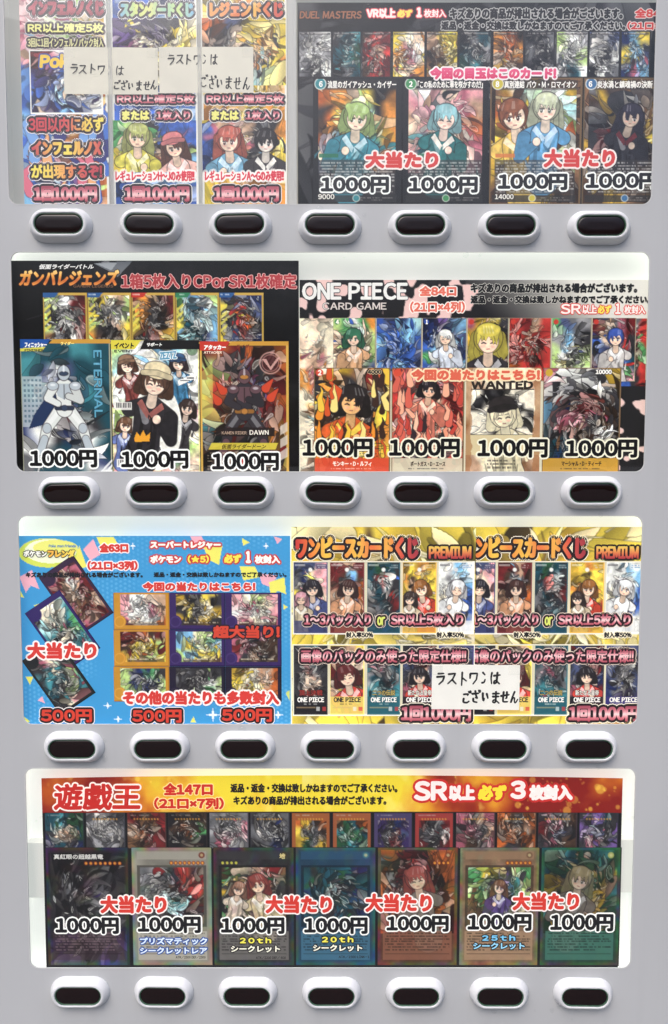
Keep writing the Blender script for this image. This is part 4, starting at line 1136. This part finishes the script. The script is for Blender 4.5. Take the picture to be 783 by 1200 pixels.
# ---- third row, blue poster
def blue():
    P = poster('card_prize_poster', 'bright blue poster with bunting and nine framed cards in a grid', 'poster', 182, 740, .0075)
    BL = (62, 148, 202)
    s = Sheet(24.8, 628, 340.5, 852, .85, 81, BL)
    sc_ = fbm(s.h, s.w, 60, s.rng, 2)
    dots = (np.hypot((s.X % 5.2) - 2.6, ((s.Y + 2.6 * ((s.X // 5.2) % 2)) % 5.2) - 2.6) < 1.5)
    s.mix(dots * np.clip((sc_ - .42) * 5, 0, 1), (96, 170, 214), .8)
    for pts, col in ((((25, 676), (40, 668), (48, 690), (38, 686), (32, 694)), 'p'), (((87, 655), (96, 640), (104, 664), (92, 668)), 'y'), (((100, 644), (112, 632), (120, 650), (108, 657)), 'p'),
                     (((116, 630), (136, 630), (142, 640), (122, 644)), 'y'), (((225, 629), (238, 629), (246, 646), (230, 640)), 'p'), (((240, 641), (262, 640), (258, 662), (246, 656)), 'y'),
                     (((285, 631), (294, 636), (286, 640)), 'y'), (((322, 629), (332, 632), (326, 638)), 'p'), (((282, 664), (300, 664), (306, 676), (286, 680)), 'y'),
                     (((304, 672), (326, 674), (318, 688), (308, 684)), 'p'), (((316, 682), (334, 676), (336, 696), (326, 692), (318, 700)), 'y'), (((25, 690), (30, 700), (25, 699)), 'y'),
                     (((41, 709), (47, 707), (46, 713)), 'y'), (((29, 793), (38, 793), (34, 802)), 'y'), (((43, 821), (48, 816), (51, 824)), 'p'), (((26, 840), (33, 846), (26, 848)), 'y'),
                     (((222, 847), (226, 840), (229, 847)), 'y'), (((333, 708), (338, 711), (333, 714)), 'y'), (((335, 812), (340, 808), (340, 822)), 'l')):
        s.poly(pts, {'y': (232, 226, 104), 'p': (236, 172, 186), 'l': (206, 216, 120)}[col])
    s.poly([(134, 695), (330, 695), (330, 822), (134, 822)], (60, 54, 70), .5)
    for x, y, r in ((125, 827, 5), (137, 843, 5), (249, 838, 8), (326, 838, 6), (313, 640, 4), (158, 640, 4), (202, 800, 3)):
        s.poly([(x, y - r), (x + r * .2, y - r * .2), (x + r, y), (x + r * .2, y + r * .2), (x, y + r), (x - r * .2, y + r * .2), (x - r, y), (x - r * .2, y - r * .2)], (230, 238, 242))
    ell = ((s.X - 59) / 34) ** 2 + ((s.Y - 648) / 17) ** 2
    s.mix(ell < 1, (206, 216, 90)); s.mix(((s.X - 62) / 30) ** 2 + ((s.Y - 646) / 14) ** 2 < 1, (236, 238, 206)); s.mix(((s.X - 68) / 26) ** 2 + ((s.Y - 642) / 9) ** 2 < 1, (228, 226, 120))
    put(s, P, 0, 'paper_sheet')
    letter(P, 'logo_lettering', 'Pokémon Frienda', 57, 638, 89, 641.5, (40, 110, 180), (), .15, lay=3, slant=.15)
    letter(P, 'logo_lettering', 'ポケモン', 27.5, 645, 55, 652.5, (240, 238, 230), [(1.0, (36, 34, 34))], .5, lay=4)
    letter(P, 'logo_lettering', 'フレンダ', 56, 644, 88, 653.5, ('x', [(234, 170, 70), (236, 214, 96)]), [(1.0, (36, 34, 34))], .8, lay=4)
    rw = [(1.3, (242, 232, 228))]
    letter(P, 'notice_lettering', '全63口', 116.5, 636.5, 150.5, 647.5, RED, rw, .9, lay=3)
    letter(P, 'notice_lettering', '(21口×3列)', 102.5, 657, 161.5, 668.5, RED, rw, .8, lay=3)
    letter(P, 'notice_lettering', NOTICE1, 30, 670.3, 167.5, 677, (22, 26, 32), (), .5, lay=5)
    letter(P, 'notice_lettering', NOTICE2, 180, 670.3, 336, 676.5, (22, 26, 32), (), .45, lay=5)
    wr = [(1.8, (196, 62, 56))]
    letter(P, 'headline', 'スーパートレジャー', 176, 634, 259, 643, (244, 238, 230), wr, .75, lay=3)
    letter(P, 'headline', 'ポケモン', 176, 650.5, 212.5, 660, (244, 238, 230), wr, .75, lay=3)
    letter(P, 'headline', '(★5)', 220, 650.5, 245, 660, (240, 220, 80), wr, .6, lay=3)
    letter(P, 'headline', '必ず', 262.5, 649.5, 283, 660, (240, 220, 80), wr, .8, lay=3)
    letter(P, 'headline', '1', 288, 645.5, 294, 660, (244, 238, 230), wr, 1.2, lay=3)
    letter(P, 'headline', '枚封入', 298.5, 650.5, 328.5, 660.5, (244, 238, 230), wr, .7, lay=3)
    letter(P, 'headline', '今回の当たりはこちら!', 167, 682, 299.5, 693, RED, [(1.0, (240, 226, 222))], .8, lay=5)
    A = ['pwwfd/pwwPd/PfwwO', 'YKKyK/KyKcY/YKKYK', 'pclfp/wPwcp/pPcwP', 'RROMR/MyyYl/Rydly', 'ssclt/sywls/lsyym', 'PKvPM/RPMMM/PKdKM', 'lgBnK/lBgBl/nlBKl', 'KgKKK/gkKwl/KKgnw', 'YccdO/yccdO/cYyOO']
    for i in range(9):
        r, q = divmod(i, 3)
        x0, x1 = ((133.5, 198.6), (198.8, 264), (264.2, 330))[q]; y0, y1 = ((694.5, 738), (738.2, 781), (781.2, 822))[r]
        fc = (192, 136, 46) if q == 0 and r < 3 else ((52, 34, 88) if r < 2 else (30, 24, 44))
        c = Sheet(x0, y0, x1, y1, .8, 810 + i, fc)
        c.a *= (1 + .12 * (fbm(c.h, c.w, 12, c.rng, 3)[..., None] - .5))
        c.art(A[i], x0 + 8, y0 + 2.5, x1 - 4, y1 - 4.5, warp=.2, lines=.8, shade=.25)
        c.disc(x0 + 7, y1 - 9, 7.6, fc).disc(x0 + 7, y1 - 9, 6.4, tuple(min(255, v + 22) for v in fc), .8, 5.2)
        c.rect(x0 + 16, y1 - 9, x1 - 6, y1 - 4.5, (60, 44, 34), .55).lines(x0 + 17, y1 - 8.5, x1 - 8, y1 - 4.5, (236, 226, 200), 2.6, .7)
        c.frame(.9, tuple(max(0, v - 26) for v in fc))
        put(c, P, 1)
    for i, (cx, cy, w_, h_, g, fc) in enumerate(((89.5, 697.5, 49, 82, 'PRdP/RdwR/MdmR/PmRd/RPdR', (52, 34, 60)), (73.5, 739, 50, 82, 'Kcca/acTt/tKcn/PtKt/tKtP', (48, 34, 92)), (69, 793, 50, 78, 'KPcK/KttK/ttKl/TKlt/KcPT', (30, 32, 34)))):
        c = Sheet(cx - w_ / 2, cy - h_ / 2, cx + w_ / 2, cy + h_ / 2, .8, 830 + i, fc)
        c.art(g, cx - w_ / 2 + 3, cy - h_ / 2 + 7, cx + w_ / 2 - 3, cy + h_ / 2 - 3, warp=.22, lines=.8)
        c.disc(cx - w_ / 2 + 9, cy - h_ / 2 + 8, 8.5, fc)
        c.frame(1.0, tuple(max(0, v - 20) for v in fc))
        put(c, P, 1 + i * .5, rot=(math.radians(34), 0, 0))
    wh = [(2.1, (242, 232, 228))]
    letter(P, 'headline', '大当たり', 31.5, 752.5, 113.5, 772.5, RED, wh, 1.3, lay=5)
    letter(P, 'headline', '超大当り!', 249.5, 733, 328, 748, (200, 66, 48), [(1.7, (40, 26, 34))], .9, lay=5)
    letter(P, 'headline', 'その他の当たりも多数封入', 144, 809.5, 327.5, 826, RED, wh, 1.1, lay=5)
    for x0, y0, x1, y1 in ((48, 831, 108, 846.5), (155, 831.5, 213, 847), (260, 830.5, 319, 846)):
        letter(P, 'price_lettering', '500円', x0, y0, x1, y1, (206, 62, 46), [(2.3, (32, 20, 22)), (1.0, (236, 228, 226))], .9, lay=6, tight=.11)
blue()

# ---- third row, the two golden pack posters (the right one tucked under the left one)
def packs(dx, Y, label, seed):
    P = poster('pack_lottery_poster', label, 'poster', 449 + dx, 733, Y)
    s = Sheet(342, 617.5, 556.5, 851, 1.0, seed)
    s.art('yyYyyyYyy/yYyMyYyyy/yyYyoyyyY/cyccycycc/yYyyyyYyy/yyYyyyMyy/yyYyyyyoy', warp=.3, lines=.4, sharp=1.6, shade=.3, glints=.8, lite=.6)
    def shift(o): o.x0 += dx; o.x1 += dx; return o
    put(shift(s), P, 0, 'paper_sheet')
    for y0, y1 in ((657.5, 743.5), (755, 839)):
        f_ = Sheet(343, y0, 556, y1, 1.4, seed + 1, (214, 206, 178))
        f_.a *= (1 + .12 * (fbm(f_.h, f_.w, 20, f_.rng, 2)[..., None] - .5)); f_.frame(1.2, (240, 236, 224))
        put(shift(f_), P, 1, 'printed_panel')
    top = [('Biip/gyfp/yBwf/iffP/iBBi', (52, 56, 96)), ('RRdR/RMsM/dmbO/MddM/RMRR', (104, 40, 42)), ('TNTK/TrwK/gTKR/KgTK/TTbT', (28, 70, 84)), ('YyoY/oMyy/yfdy/dfrr/yyoy', (214, 166, 64)), ('wwsw/wGws/cwwb/ywib/wwww', (226, 226, 226))]
    bot = [('KgtK/KRgK/KfdK/KRMK/kkkk', (30, 28, 32)), ('MMdy/RMfy/MffM/dfRy/yyyy', (228, 206, 104)), ('TKGT/gPgT/GTKg/ttTt/TTTT', (36, 92, 104)), ('KBKR/iKRK/KfdB/PwKR/kkkk', (34, 30, 36)), ('iGKi/gKwK/iGKi/BgKi/VVVV', (56, 48, 110))]
    xs = ((344.5, 384), (387, 427), (430.5, 469), (472, 511.5), (514, 555))
    for k in range(5):
        a, b = xs[k]
        for r, (y0, y1) in enumerate(((659, 742), (756.5, 837.5))):
            g, base = (top, bot)[r][k]
            c = Sheet(a, y0, b, y1, .8, seed + 10 + k + 5 * r, base)
            rows_ = g.split('/')
            c.art('/'.join(rows_), a, y0, b, y1, warp=.2, lines=.7, dens=.7)
            mx_ = (a + b) / 2
            if r == 0 and k in (0, 1, 3, 4):
                hc, cc_ = (((42, 38, 44), (70, 80, 130)), ((70, 44, 40), (206, 150, 112)), 0, ((150, 96, 50), (206, 70, 52)), ((236, 236, 236), (232, 232, 230)))[k]
                c.bust(mx_ + 2, y0 + 31, 7.5, hc, cc_, long=.2)
                if k in (0, 3): c.bust(mx_ - 11, y0 + 43, 6, ((206, 150, 160), 0, 0, (60, 48, 44))[k], (196, 180, 150), long=.4, arm=False)
            if r == 1 and k in (1, 3): c.bust(mx_, y0 + 36, 10 if k == 1 else 7.5, (96, 40, 40) if k == 1 else (40, 36, 40), (206, 70, 60), long=.1)
            c.rect(a, y1 - 21 if r else y1 - 14, b, y1, base, .9 if r else .75)
            if not r:
                c.rect(a + 2, y0 + 2, a + 14, y0 + 5, (230, 226, 220) if k < 4 else (60, 60, 64), .5).rect(b - 13, y0 + 2, b - 1, y0 + 8, base, .7)
                c.lines(b - 12, y0 + 3, b - 2, y0 + 8, (206, 200, 196) if k < 4 else (80, 130, 180), 2.6, .6)
                c.disc((a + b) / 2, y0 + 9, 2.4, (236, 234, 228) if k < 4 else (210, 210, 210))
            else:
                lc = (226, 222, 214) if k != 1 else (90, 70, 40)
                c.lines(a + 12, y1 - 13, b - 12, y1 - 10.5, lc, 2.6, .6)
                c.rect(a + 3, y1 - 9, b - 14, y1 - 7.6, (206, 170, 120), .5)
                c.rect(b - 13, y1 - 9, b - 9, y1 - 4, (226, 226, 222), .7).rect(b - 6, y1 - 9, b - 2, y1 - 4, (206, 60, 60), .7)
            c.frame(.7, tuple(min(255, v + 26) for v in base))
            put(shift(c), P, 2, 'printed_pack')
            if r:
                letter(P, 'logo_lettering', 'ONE PIECE', a + 4 + dx, y1 - 20.5, b - 4 + dx, y1 - 14.5, (236, 232, 226) if k != 1 else (50, 44, 40), (), .35, lay=3)
                if k in (0, 2, 3): letter(P, 'card_title', ('頂上決戦', '', '二つの伝説', '新たなる皇帝')[k], a + 6 + dx, y1 - 29, b - 6 + dx, y1 - 22.5, ((150, 50, 44), 0, (180, 160, 90), (226, 220, 210))[k], [(.4, (30, 28, 30))], .15, lay=3)
    hb = [(2.8, (34, 22, 26)), (1.0, (238, 228, 206))]
    L = lambda nm, t_, x0, y0, x1, y1, f_, h_, b_, ly=5, **k: letter(P, nm, t_, x0 + dx, y0, x1 + dx, y1, f_, h_, b_, lay=ly, **k)
    L('headline', 'ワンピースカードくじ', 346.5, 629, 490.5, 655, ('x', [(196, 60, 56), (226, 130, 60), (236, 196, 80), (226, 130, 64), (232, 190, 80), (220, 110, 64), (230, 170, 76), (206, 80, 66), (160, 56, 66)]), hb, 1.6)
    L('headline', 'PREMIUM', 502.5, 640, 552.5, 655, ('y', [(226, 190, 90), (214, 120, 74), (170, 52, 62)]), [(2.2, (34, 22, 26))], .8, 6)
    ph = [(2.3, (38, 18, 26)), (.8, (226, 206, 190))]
    L('headline', '1~3パック入り', 356.5, 719.5, 435, 733, PINK, ph, .7)
    L('headline', 'or', 442, 722.5, 451.5, 733, (214, 220, 110), ph, .6, 6)
    L('headline', 'SR以上5枚入り', 458, 719.5, 543, 733, PINK, ph, .7)
    bw = [(1.1, (236, 226, 200))]
    L('notice_lettering', '封入率50%', 405.5, 740.5, 437.5, 747.5, (30, 28, 30), bw, .4)
    L('notice_lettering', '封入率50%', 511.5, 740.5, 544, 747.5, (30, 28, 30), bw, .4)
    L('headline', '画像のパックのみ使った限定仕様!!', 353, 761, 546.5, 776.5, PINK, [(2.6, (38, 18, 26)), (.8, (226, 206, 190))], .5)
    L('price_lettering', '1回1000円', 470, 827, 552, 845.5, PINK, hb, 1.0, 6, tight=.09)
packs(0, .0070, 'golden pack lottery poster beside the blue poster, lying complete over its twin', 91)
packs(196.2, .0085, 'golden pack lottery poster at the right, its left edge hidden under its twin', 191)
P = note('white handwritten note taped across the two golden pack posters', 506, 779, 609, 831.5, (226, 223, 216), 47, Y=.0054, ang=-.01)
handwriting(P, 'ラストワンは', 511, 787.5, 588, 803, 2.3, 48, lay=3); handwriting(P, 'ございません', 542, 810, 609, 825, 2.3, 49, lay=3)

# ---- bottom row, yellow headed poster
def duelist():
    P = poster('card_prize_poster', 'long bottom poster with a fiery yellow heading over two rows of dark cards', 'poster', 389, 1024, .0075)
    s = Sheet(51.5, 912, 727, 1134, 1.1, 101, (22, 21, 24))
    u = (s.X - 51) / 676.0
    hd = s.Y < 953
    n_ = fbm(s.h, s.w, 60, s.rng, 5); n2 = fbm(s.h, s.w, 16, s.rng, 3)
    mid = np.exp(-((u - .45) / .26) ** 2)
    q = np.clip(mid * 1.25 + (n_ - .5) * 1.6 - .08, 0, 1)
    s.mix(hd, (128, 28, 22)); s.mix(hd * np.clip(q * 1.8, 0, 1), (214, 124, 34)); s.mix(hd * np.clip(q * 2 - .7, 0, 1), (230, 206, 56)); s.mix(hd * np.clip((n2 - .6) * 5, 0, 1) * (q > .2), (240, 222, 110), .6)
    s.mix(hd * (u > .45) * np.clip((.66 - u) * 10, 0, 1) * np.clip((fbm(s.h, s.w, 40, s.rng, 3) - .5) * 4, 0, 1), (240, 238, 226), .6)
    for _ in range(46):
        x = 600 + s.rng.random() * 125 if s.rng.random() < .75 else 150 + s.rng.random() * 60; y = 914 + s.rng.random() * 37; r = .8 + s.rng.random() ** 3 * 5
        s.disc(x, y, r, (244, 210, 80), .35 + .3 * s.rng.random())
    put(s, P, 0, 'paper_sheet', bow=.003)
    letter(P, 'headline', '遊戯王', 62.5, 918, 164.5, 949.5, (190, 42, 36), [(1.9, (244, 230, 222))], 1.2, lay=4, slant=.06)
    rh = [(1.1, (240, 214, 150))]
    letter(P, 'notice_lettering', '全147口', 191.5, 917.5, 249.5, 932, (196, 44, 34), rh, 1.0, lay=3)
    letter(P, 'notice_lettering', '(21口×7列)', 180.5, 934.5, 262.5, 948.5, (196, 44, 34), rh, .9, lay=3)
    letter(P, 'notice_lettering', NOTICE2, 270, 918, 466, 929, (28, 24, 22), (), .6, lay=3)
    letter(P, 'notice_lettering', NOTICE1, 273.5, 932.5, 453, 943.5, (28, 24, 22), (), .6, lay=3)
    sh = [(2.8, (196, 46, 42))]
    for t_, a, b, y0, y1, f_ in (('SR', 485, 524.5, 915, 938.5, (240, 226, 222)), ('以上', 526, 557, 919.5, 938.5, (240, 226, 222)), ('必ず', 560, 594, 919.5, 938, (238, 214, 60)),
                                 ('3', 598, 616.5, 914.5, 936.5, (240, 226, 222)), ('枚封入', 620, 671.5, 919.5, 938, (240, 226, 222))):
        letter(P, 'headline', t_, a, y0, b, y1, f_, sh, 1.5, lay=4)
    small = [('TtTN/TfdN/VTKB', (30, 40, 44)), ('gGgK/GgGg/KGgK', (58, 58, 66)), ('RMmR/dOMR/mMRR', (70, 44, 40)), ('kMKM/MOMn/kKMk', (40, 34, 32)), ('gGgg/GgGP/gPGg', (90, 84, 92)), ('KgKg/gGKg/KgBg', (60, 60, 68)), ('OYMO/yKgM/YNgY', (150, 86, 48)),
             ('mNTO/tNnT/NtTN', (150, 84, 52)), ('VKBV/KgRi/VKRV', (70, 60, 96)), ('RKgR/KgKw/RKKR', (150, 56, 52)), ('PKdP/KPgd/PMKP', (74, 52, 54)), ('OMKO/MOdM/OKMO', (90, 60, 40)), ('KPgM/RKiK/KPKM', (60, 46, 50)), ('KvTK/viKg/KPKv', (46, 44, 56))]
    xs = [53 + 48.15 * k for k in range(15)]
    for i in range(14):
        a, b = xs[i], xs[i + 1] - 2.6
        g, fc = small[i]
        c = Sheet(a, 952.5, b, 994, .85, 1100 + i, fc)
        if i in (6, 7, 8, 9):
            c.art(g, a + 5, 962, b - 4, 994, warp=.2, lines=.7)
            c.frame(1.0, (28, 26, 28))
        else: c.art(g, a + 1, 953, b - 1, 994, warp=.22, lines=.8, shade=.4)
        c.a = np.clip(c.a * .98, 0, 1)
        c.lines(a + 4, 955, a + 26, 957.5, (170, 166, 160), 3, .5)
        if i != 0:
            for k in range(9): c.disc(a + 9 + k * 3.4, 960.3, 1.0, (206, 150, 60), .85)
        put(c, P, 1, mat='foil')
    big = [((34, 28, 34), 'kkkkkkk/kKkkKgk/kkgkKkk/kKkKgkk/kkgKkkk/VKkkkKV/VVKKVVK', 'dark', 8, '真紅眼の超越黒竜'),
           ((132, 128, 118), 'gGgKRrM/GgKKRKR/ggKMkRr/gKaKKRM/gKatKKR/KgaaKkK/KKgKKkM', 'fr', 8, ''),
           ((44, 42, 44), 'MnmdRRm/nYdRrdM/KMfdfMK/YKwfPgK/KgKcKmN/nMKfcKl/KKlfKKm', 'fr', 4, ''),
           ((34, 64, 88), 'TKTTNTB/TNTaKTT/BTKtKKT/TTTKTBT/KTTKTTK/TgKTTKB/TTKTKTT', 'fr', 0, ''),
           ((100, 62, 46), 'OMrRROO/gRRrRMO/MRPdRMO/OgGKnmO/MRKgKRO/ROgKROO/OrRMOrR', 'full', 4, ''),
           ((122, 96, 74), 'nyyKMyn/lnKvKln/ntKdvtl/llKvKnl/mnKdKym/mmKKvmm/mdmKmdm', 'fr', 6, ''),
           ((44, 84, 72), 'NtTNNtN/NtYYdNN/TYdcYYn/YdcYYdt/NYYdYYN/tNYmdYN/NtNYNtN', 'full', 0, '')]
    bx = ((55, 152), (155, 249.5), (250.5, 345.5), (346.5, 441), (442.5, 537), (538.5, 632), (633.5, 727))
    for i, (a, b) in enumerate(bx):
        fc, g, st, stars, ttl = big[i]
        c = Sheet(a, 993, b, 1132, .85, 1200 + i, fc)
        c.a *= (1 + .5 * (fbm(c.h, c.w, 24, c.rng, 5)[..., None] - .5))
        if st == 'dark': c.art(g, a + 3, 1000, b - 3, 1131, warp=.2, lines=.3, shade=.6, glints=.3, lite=.2)
        elif st == 'full':
            c.art(g, a + 4, 996, b - 4, 1094, warp=.2, lines=.7, shade=.4)
            c.bust(a + 46, 1030, 11, (176, 90, 80) if i == 4 else (176, 160, 120), (130, 120, 110), long=1.1)
            c.a *= .72 if i == 6 else .85
        else:
            c.rect(a + 7, 1014, b - 7, 1086, tuple(int(v * .6) for v in fc)); c.art(g, a + 10, 1017, b - 10, 1083, warp=.18, lines=.75, shade=.4)
            if i == 2: c.bust(a + 52, 1036, 9, (140, 66, 60), (196, 180, 140), long=.9).bust(a + 30, 1042, 6.5, (150, 110, 90), (206, 190, 170), long=.4, arm=False)
            if i == 5: c.bust(a + 47, 1040, 6.5, (120, 84, 60), (84, 66, 120), long=.8)
            c.rect(a + 7, 1086, b - 7, 1091, fc)
            c.rect(a + 7, 998, b - 7, 1007, tuple(min(255, int(v * 1.18)) for v in fc), .8)
        # rainbow foil sheen painted into the colour, strongest at the edge
        ph = fbm(c.h, c.w, 30, c.rng, 2) * 9
        hue = np.stack([.5 + .5 * np.cos(ph + k) for k in (0, 2.1, 4.2)], -1)
        d = np.minimum(np.minimum(c.X - a, b - c.X), np.minimum(c.Y - 993, 1132 - c.Y))
        mk = (np.clip((6 - d) / 4, 0, 1) * .14 + .05 * np.clip((fbm(c.h, c.w, 14, c.rng, 3) - .5) * 4, 0, 1))[..., None]
        c.a = c.a * (1 - mk) + hue * mk
        # text box at the foot of the card
        tb = tuple(min(255, int(v * 1.25 + 14)) for v in fc) if st != 'dark' else (66, 44, 54)
        if i == 2: tb = (120, 116, 112)
        if i == 3: tb = (70, 116, 140)
        c.rect(a + 7, 1091, b - 7, 1125, tb, .75 if st != 'dark' else .5)
        c.lines(a + 9, 1093, b - 9, 1116, tuple(int(v * .3) for v in tb) if st != 'dark' else (126, 104, 110), 3.2, .7)
        c.rect(a + 9, 1118, b - 9, 1118.7, tuple(int(v * .5) for v in tb), .8)
        if stars:
            sx = (b - 10 - stars * 5.0) if i != 2 else a + 9
            yy_ = 1011.5 if st != 'dark' else 1012
            for k in range(stars):
                x = sx + 2.5 + k * (5.2 if i else 5.6) - (2 if i == 0 else 0)
                c.disc(x, yy_, 2.2 if i != 2 else 1.6, (120, 40, 26) if i != 2 else (120, 110, 40)).disc(x, yy_, 1.3, (226, 160, 60) if i != 2 else (206, 200, 80))
        if i in (1, 2, 3, 4, 5, 6):
            c.disc(b - 12, 1002.5, 3.6, ((110, 50, 40), (60, 50, 30), (60, 110, 120), (120, 60, 40), (110, 80, 60), (150, 160, 90))[i - 1]).disc(b - 12, 1002.5, 1.8, (200, 190, 140), .7)
        if i == 5: c.disc((a + b) / 2, 1050, 26, (60, 80, 50), .35, 20)
        c.frame(1.0, (26, 24, 26))
        c.a = np.clip(c.a * .98, 0, 1)
        put(c, P, 2, mat='foil')
    letter(P, 'card_title', '真紅眼の超越黒竜', 63, 1001, 121, 1007, (196, 194, 190), (), .2, lay=3)
    letter(P, 'card_title', '地', 327.5, 1000, 334, 1006.5, (206, 190, 130), (), .2, lay=3)
    for t_, a, b, y in (('ATK/2500 DEF/2500', 206, 241, 1120), ('ATK/2200 DEF/ 600', 300, 335, 1120.5), ('ATK/1500 LINK-1', 397, 433, 1119.5)):
        letter(P, 'card_title', t_, a, y, b, y + 3.6, (36, 34, 36), (), .1, lay=3)
    for x0, y0, x1, y1 in ((117.5, 1049.5, 195.5, 1070.5), (311, 1049, 389.5, 1070.5), (428, 1047, 506.5, 1069), (600.5, 1045.5, 679, 1067)):
        letter(P, 'headline', '大当たり', x0, y0, x1, y1, (204, 58, 48), [(1.8, (240, 228, 224))], 1.3, lay=6)
    for x0, y0, x1, y1 in ((65, 1075, 139.5, 1094.5), (161.5, 1074, 235.5, 1093.5), (259, 1075, 333.5, 1094.5), (356.5, 1075, 431, 1094.5), (453, 1073, 526, 1092), (548, 1071, 623, 1091), (645, 1071, 719, 1091.5)):
        price(P, '1000円', x0, y0, x1, y1, halo=((1.8, (240, 238, 234)),))
    bh = [(1.3, (30, 74, 150))]; kh = [(1.2, (26, 24, 28))]
    letter(P, 'headline', 'プリズマティック', 164, 1098.5, 243, 1107, (214, 226, 240), bh, .45, lay=5)
    letter(P, 'headline', 'シークレットレア', 164, 1110, 243, 1118, (214, 226, 240), bh, .45, lay=5)
    for a in (0, 96.3):
        letter(P, 'headline', '20th', 281 + a, 1098.5 - a * .012, 318 + a, 1105.5 - a * .012, (232, 222, 90), kh, .5, lay=5, tight=.3)
        letter(P, 'headline', 'シークレット', 270.5 + a, 1108 - a * .012, 328.5 + a, 1116 - a * .012, (236, 232, 214), kh, .45, lay=5)
    letter(P, 'headline', '25th', 565, 1095.5, 604, 1102.5, (120, 190, 226), kh, .5, lay=5, tight=.3)
    letter(P, 'headline', 'シークレット', 554.5, 1104.5, 615, 1112.5, (150, 206, 232), kh, .45, lay=5)
duelist()

# ------------------------------------------------------------------ rain drops on the machine front
rng = np.random.default_rng(7)
bm = bmesh.new()
def drop(X, Z, Y, r, sq=1.0, flat=.45):
    R_ = []
    for k, (rr, hh) in enumerate(((1.0, 0), (.93, .36), (.72, .7), (.4, .93))):
        R_.append([bm.verts.new((X + r * rr * math.cos(a), Y - r * flat * hh, Z + r * sq * rr * math.sin(a) * (1.15 if math.sin(a) < 0 else .95))) for a in [2 * math.pi * j / 14 for j in range(14)]])
    top = bm.verts.new((X, Y - r * flat, Z))
    for k in range(3):
        for j in range(14):
            bm.faces.new((R_[k][j], R_[k][(j + 1) % 14], R_[k + 1][(j + 1) % 14], R_[k + 1][j]))
    for j in range(14): bm.faces.new((R_[3][j], R_[3][(j + 1) % 14], top))
    bm.faces.new(R_[0][::-1])
seen = [(157, 284, 4), (190, 284, 3.2), (289, 281, 4), (375, 245, 4.5), (391, 285, 3.6), (427, 252, 2.5), (516, 276, 3), (546, 298, 3.6), (571, 282, 4.5), (621, 283, 3.5), (82, 555, 3.5), (75, 597, 3.5),
        (286, 559, 4), (276, 592, 2.5), (378, 556, 3), (498, 556, 2.6), (589, 556, 3.5), (704, 603, 3), (661, 598, 2.6), (595, 601, 2.2), (720, 598, 2.6), (82, 855, 3.5), (122, 868, 3), (123, 889, 4), (284, 855, 5), (390, 860, 4),
        (498, 862, 4), (600, 894, 3), (720, 886, 3), (701, 899, 3), (85, 1151, 3.5), (579, 1184, 4), (581, 1144, 3), (613, 1178, 2.4), (647, 1184, 3), (655, 1180, 2.4), (563, 299, 2), (633, 1136, 2.2), (742, 958, 2.2), (48, 958, 1.4), (737, 960, 1.6)]
for px, py, r in seen:
    X, Z = W(px, py, 0)
    wins = any(zb < Z < zt and WX0 < X < WX1 for zb, zt in WIN)
    onb = any(abs(X - bx) < .027 and abs(Z - bz) < .0145 for bx, bz in BUTTONS)
    if onb: continue
    drop(X, Z, .00035 if wins else -.00003, r * .00075, flat=.5)
for _ in range(60):
    X = rng.uniform(-.31, .31); Z = rng.uniform(W(390, 1200)[1], W(390, 0)[1])
    if any(abs(X - bx) < .029 and abs(Z - bz) < .016 for bx, bz in BUTTONS): continue
    edge = any(abs(Z - zb) < .0016 or abs(Z - zt) < .0016 or abs(X - WX0) < .002 or abs(X - WX1) < .002 for zb, zt in WIN)
    if edge: continue
    wins = any(zb < Z < zt and WX0 < X < WX1 for zb, zt in WIN)
    if rng.random() < .35 and wins: continue
    drop(X, Z, .00035 if wins else -.00003, rng.uniform(.0004, .0011) * (1.0 if rng.random() < .8 else 1.6), flat=.35)
bmesh.ops.recalc_face_normals(bm, faces=bm.faces)
me = bpy.data.meshes.new('rain_drops'); bm.to_mesh(me); bm.free()
for q in me.polygons: q.use_smooth = len(q.vertices) < 8
tag(link('rain_drops', me, M['water']), kind='stuff')

for o in sc.objects:
    for k in ('_at', '_y'):
        if k in o: del o[k]
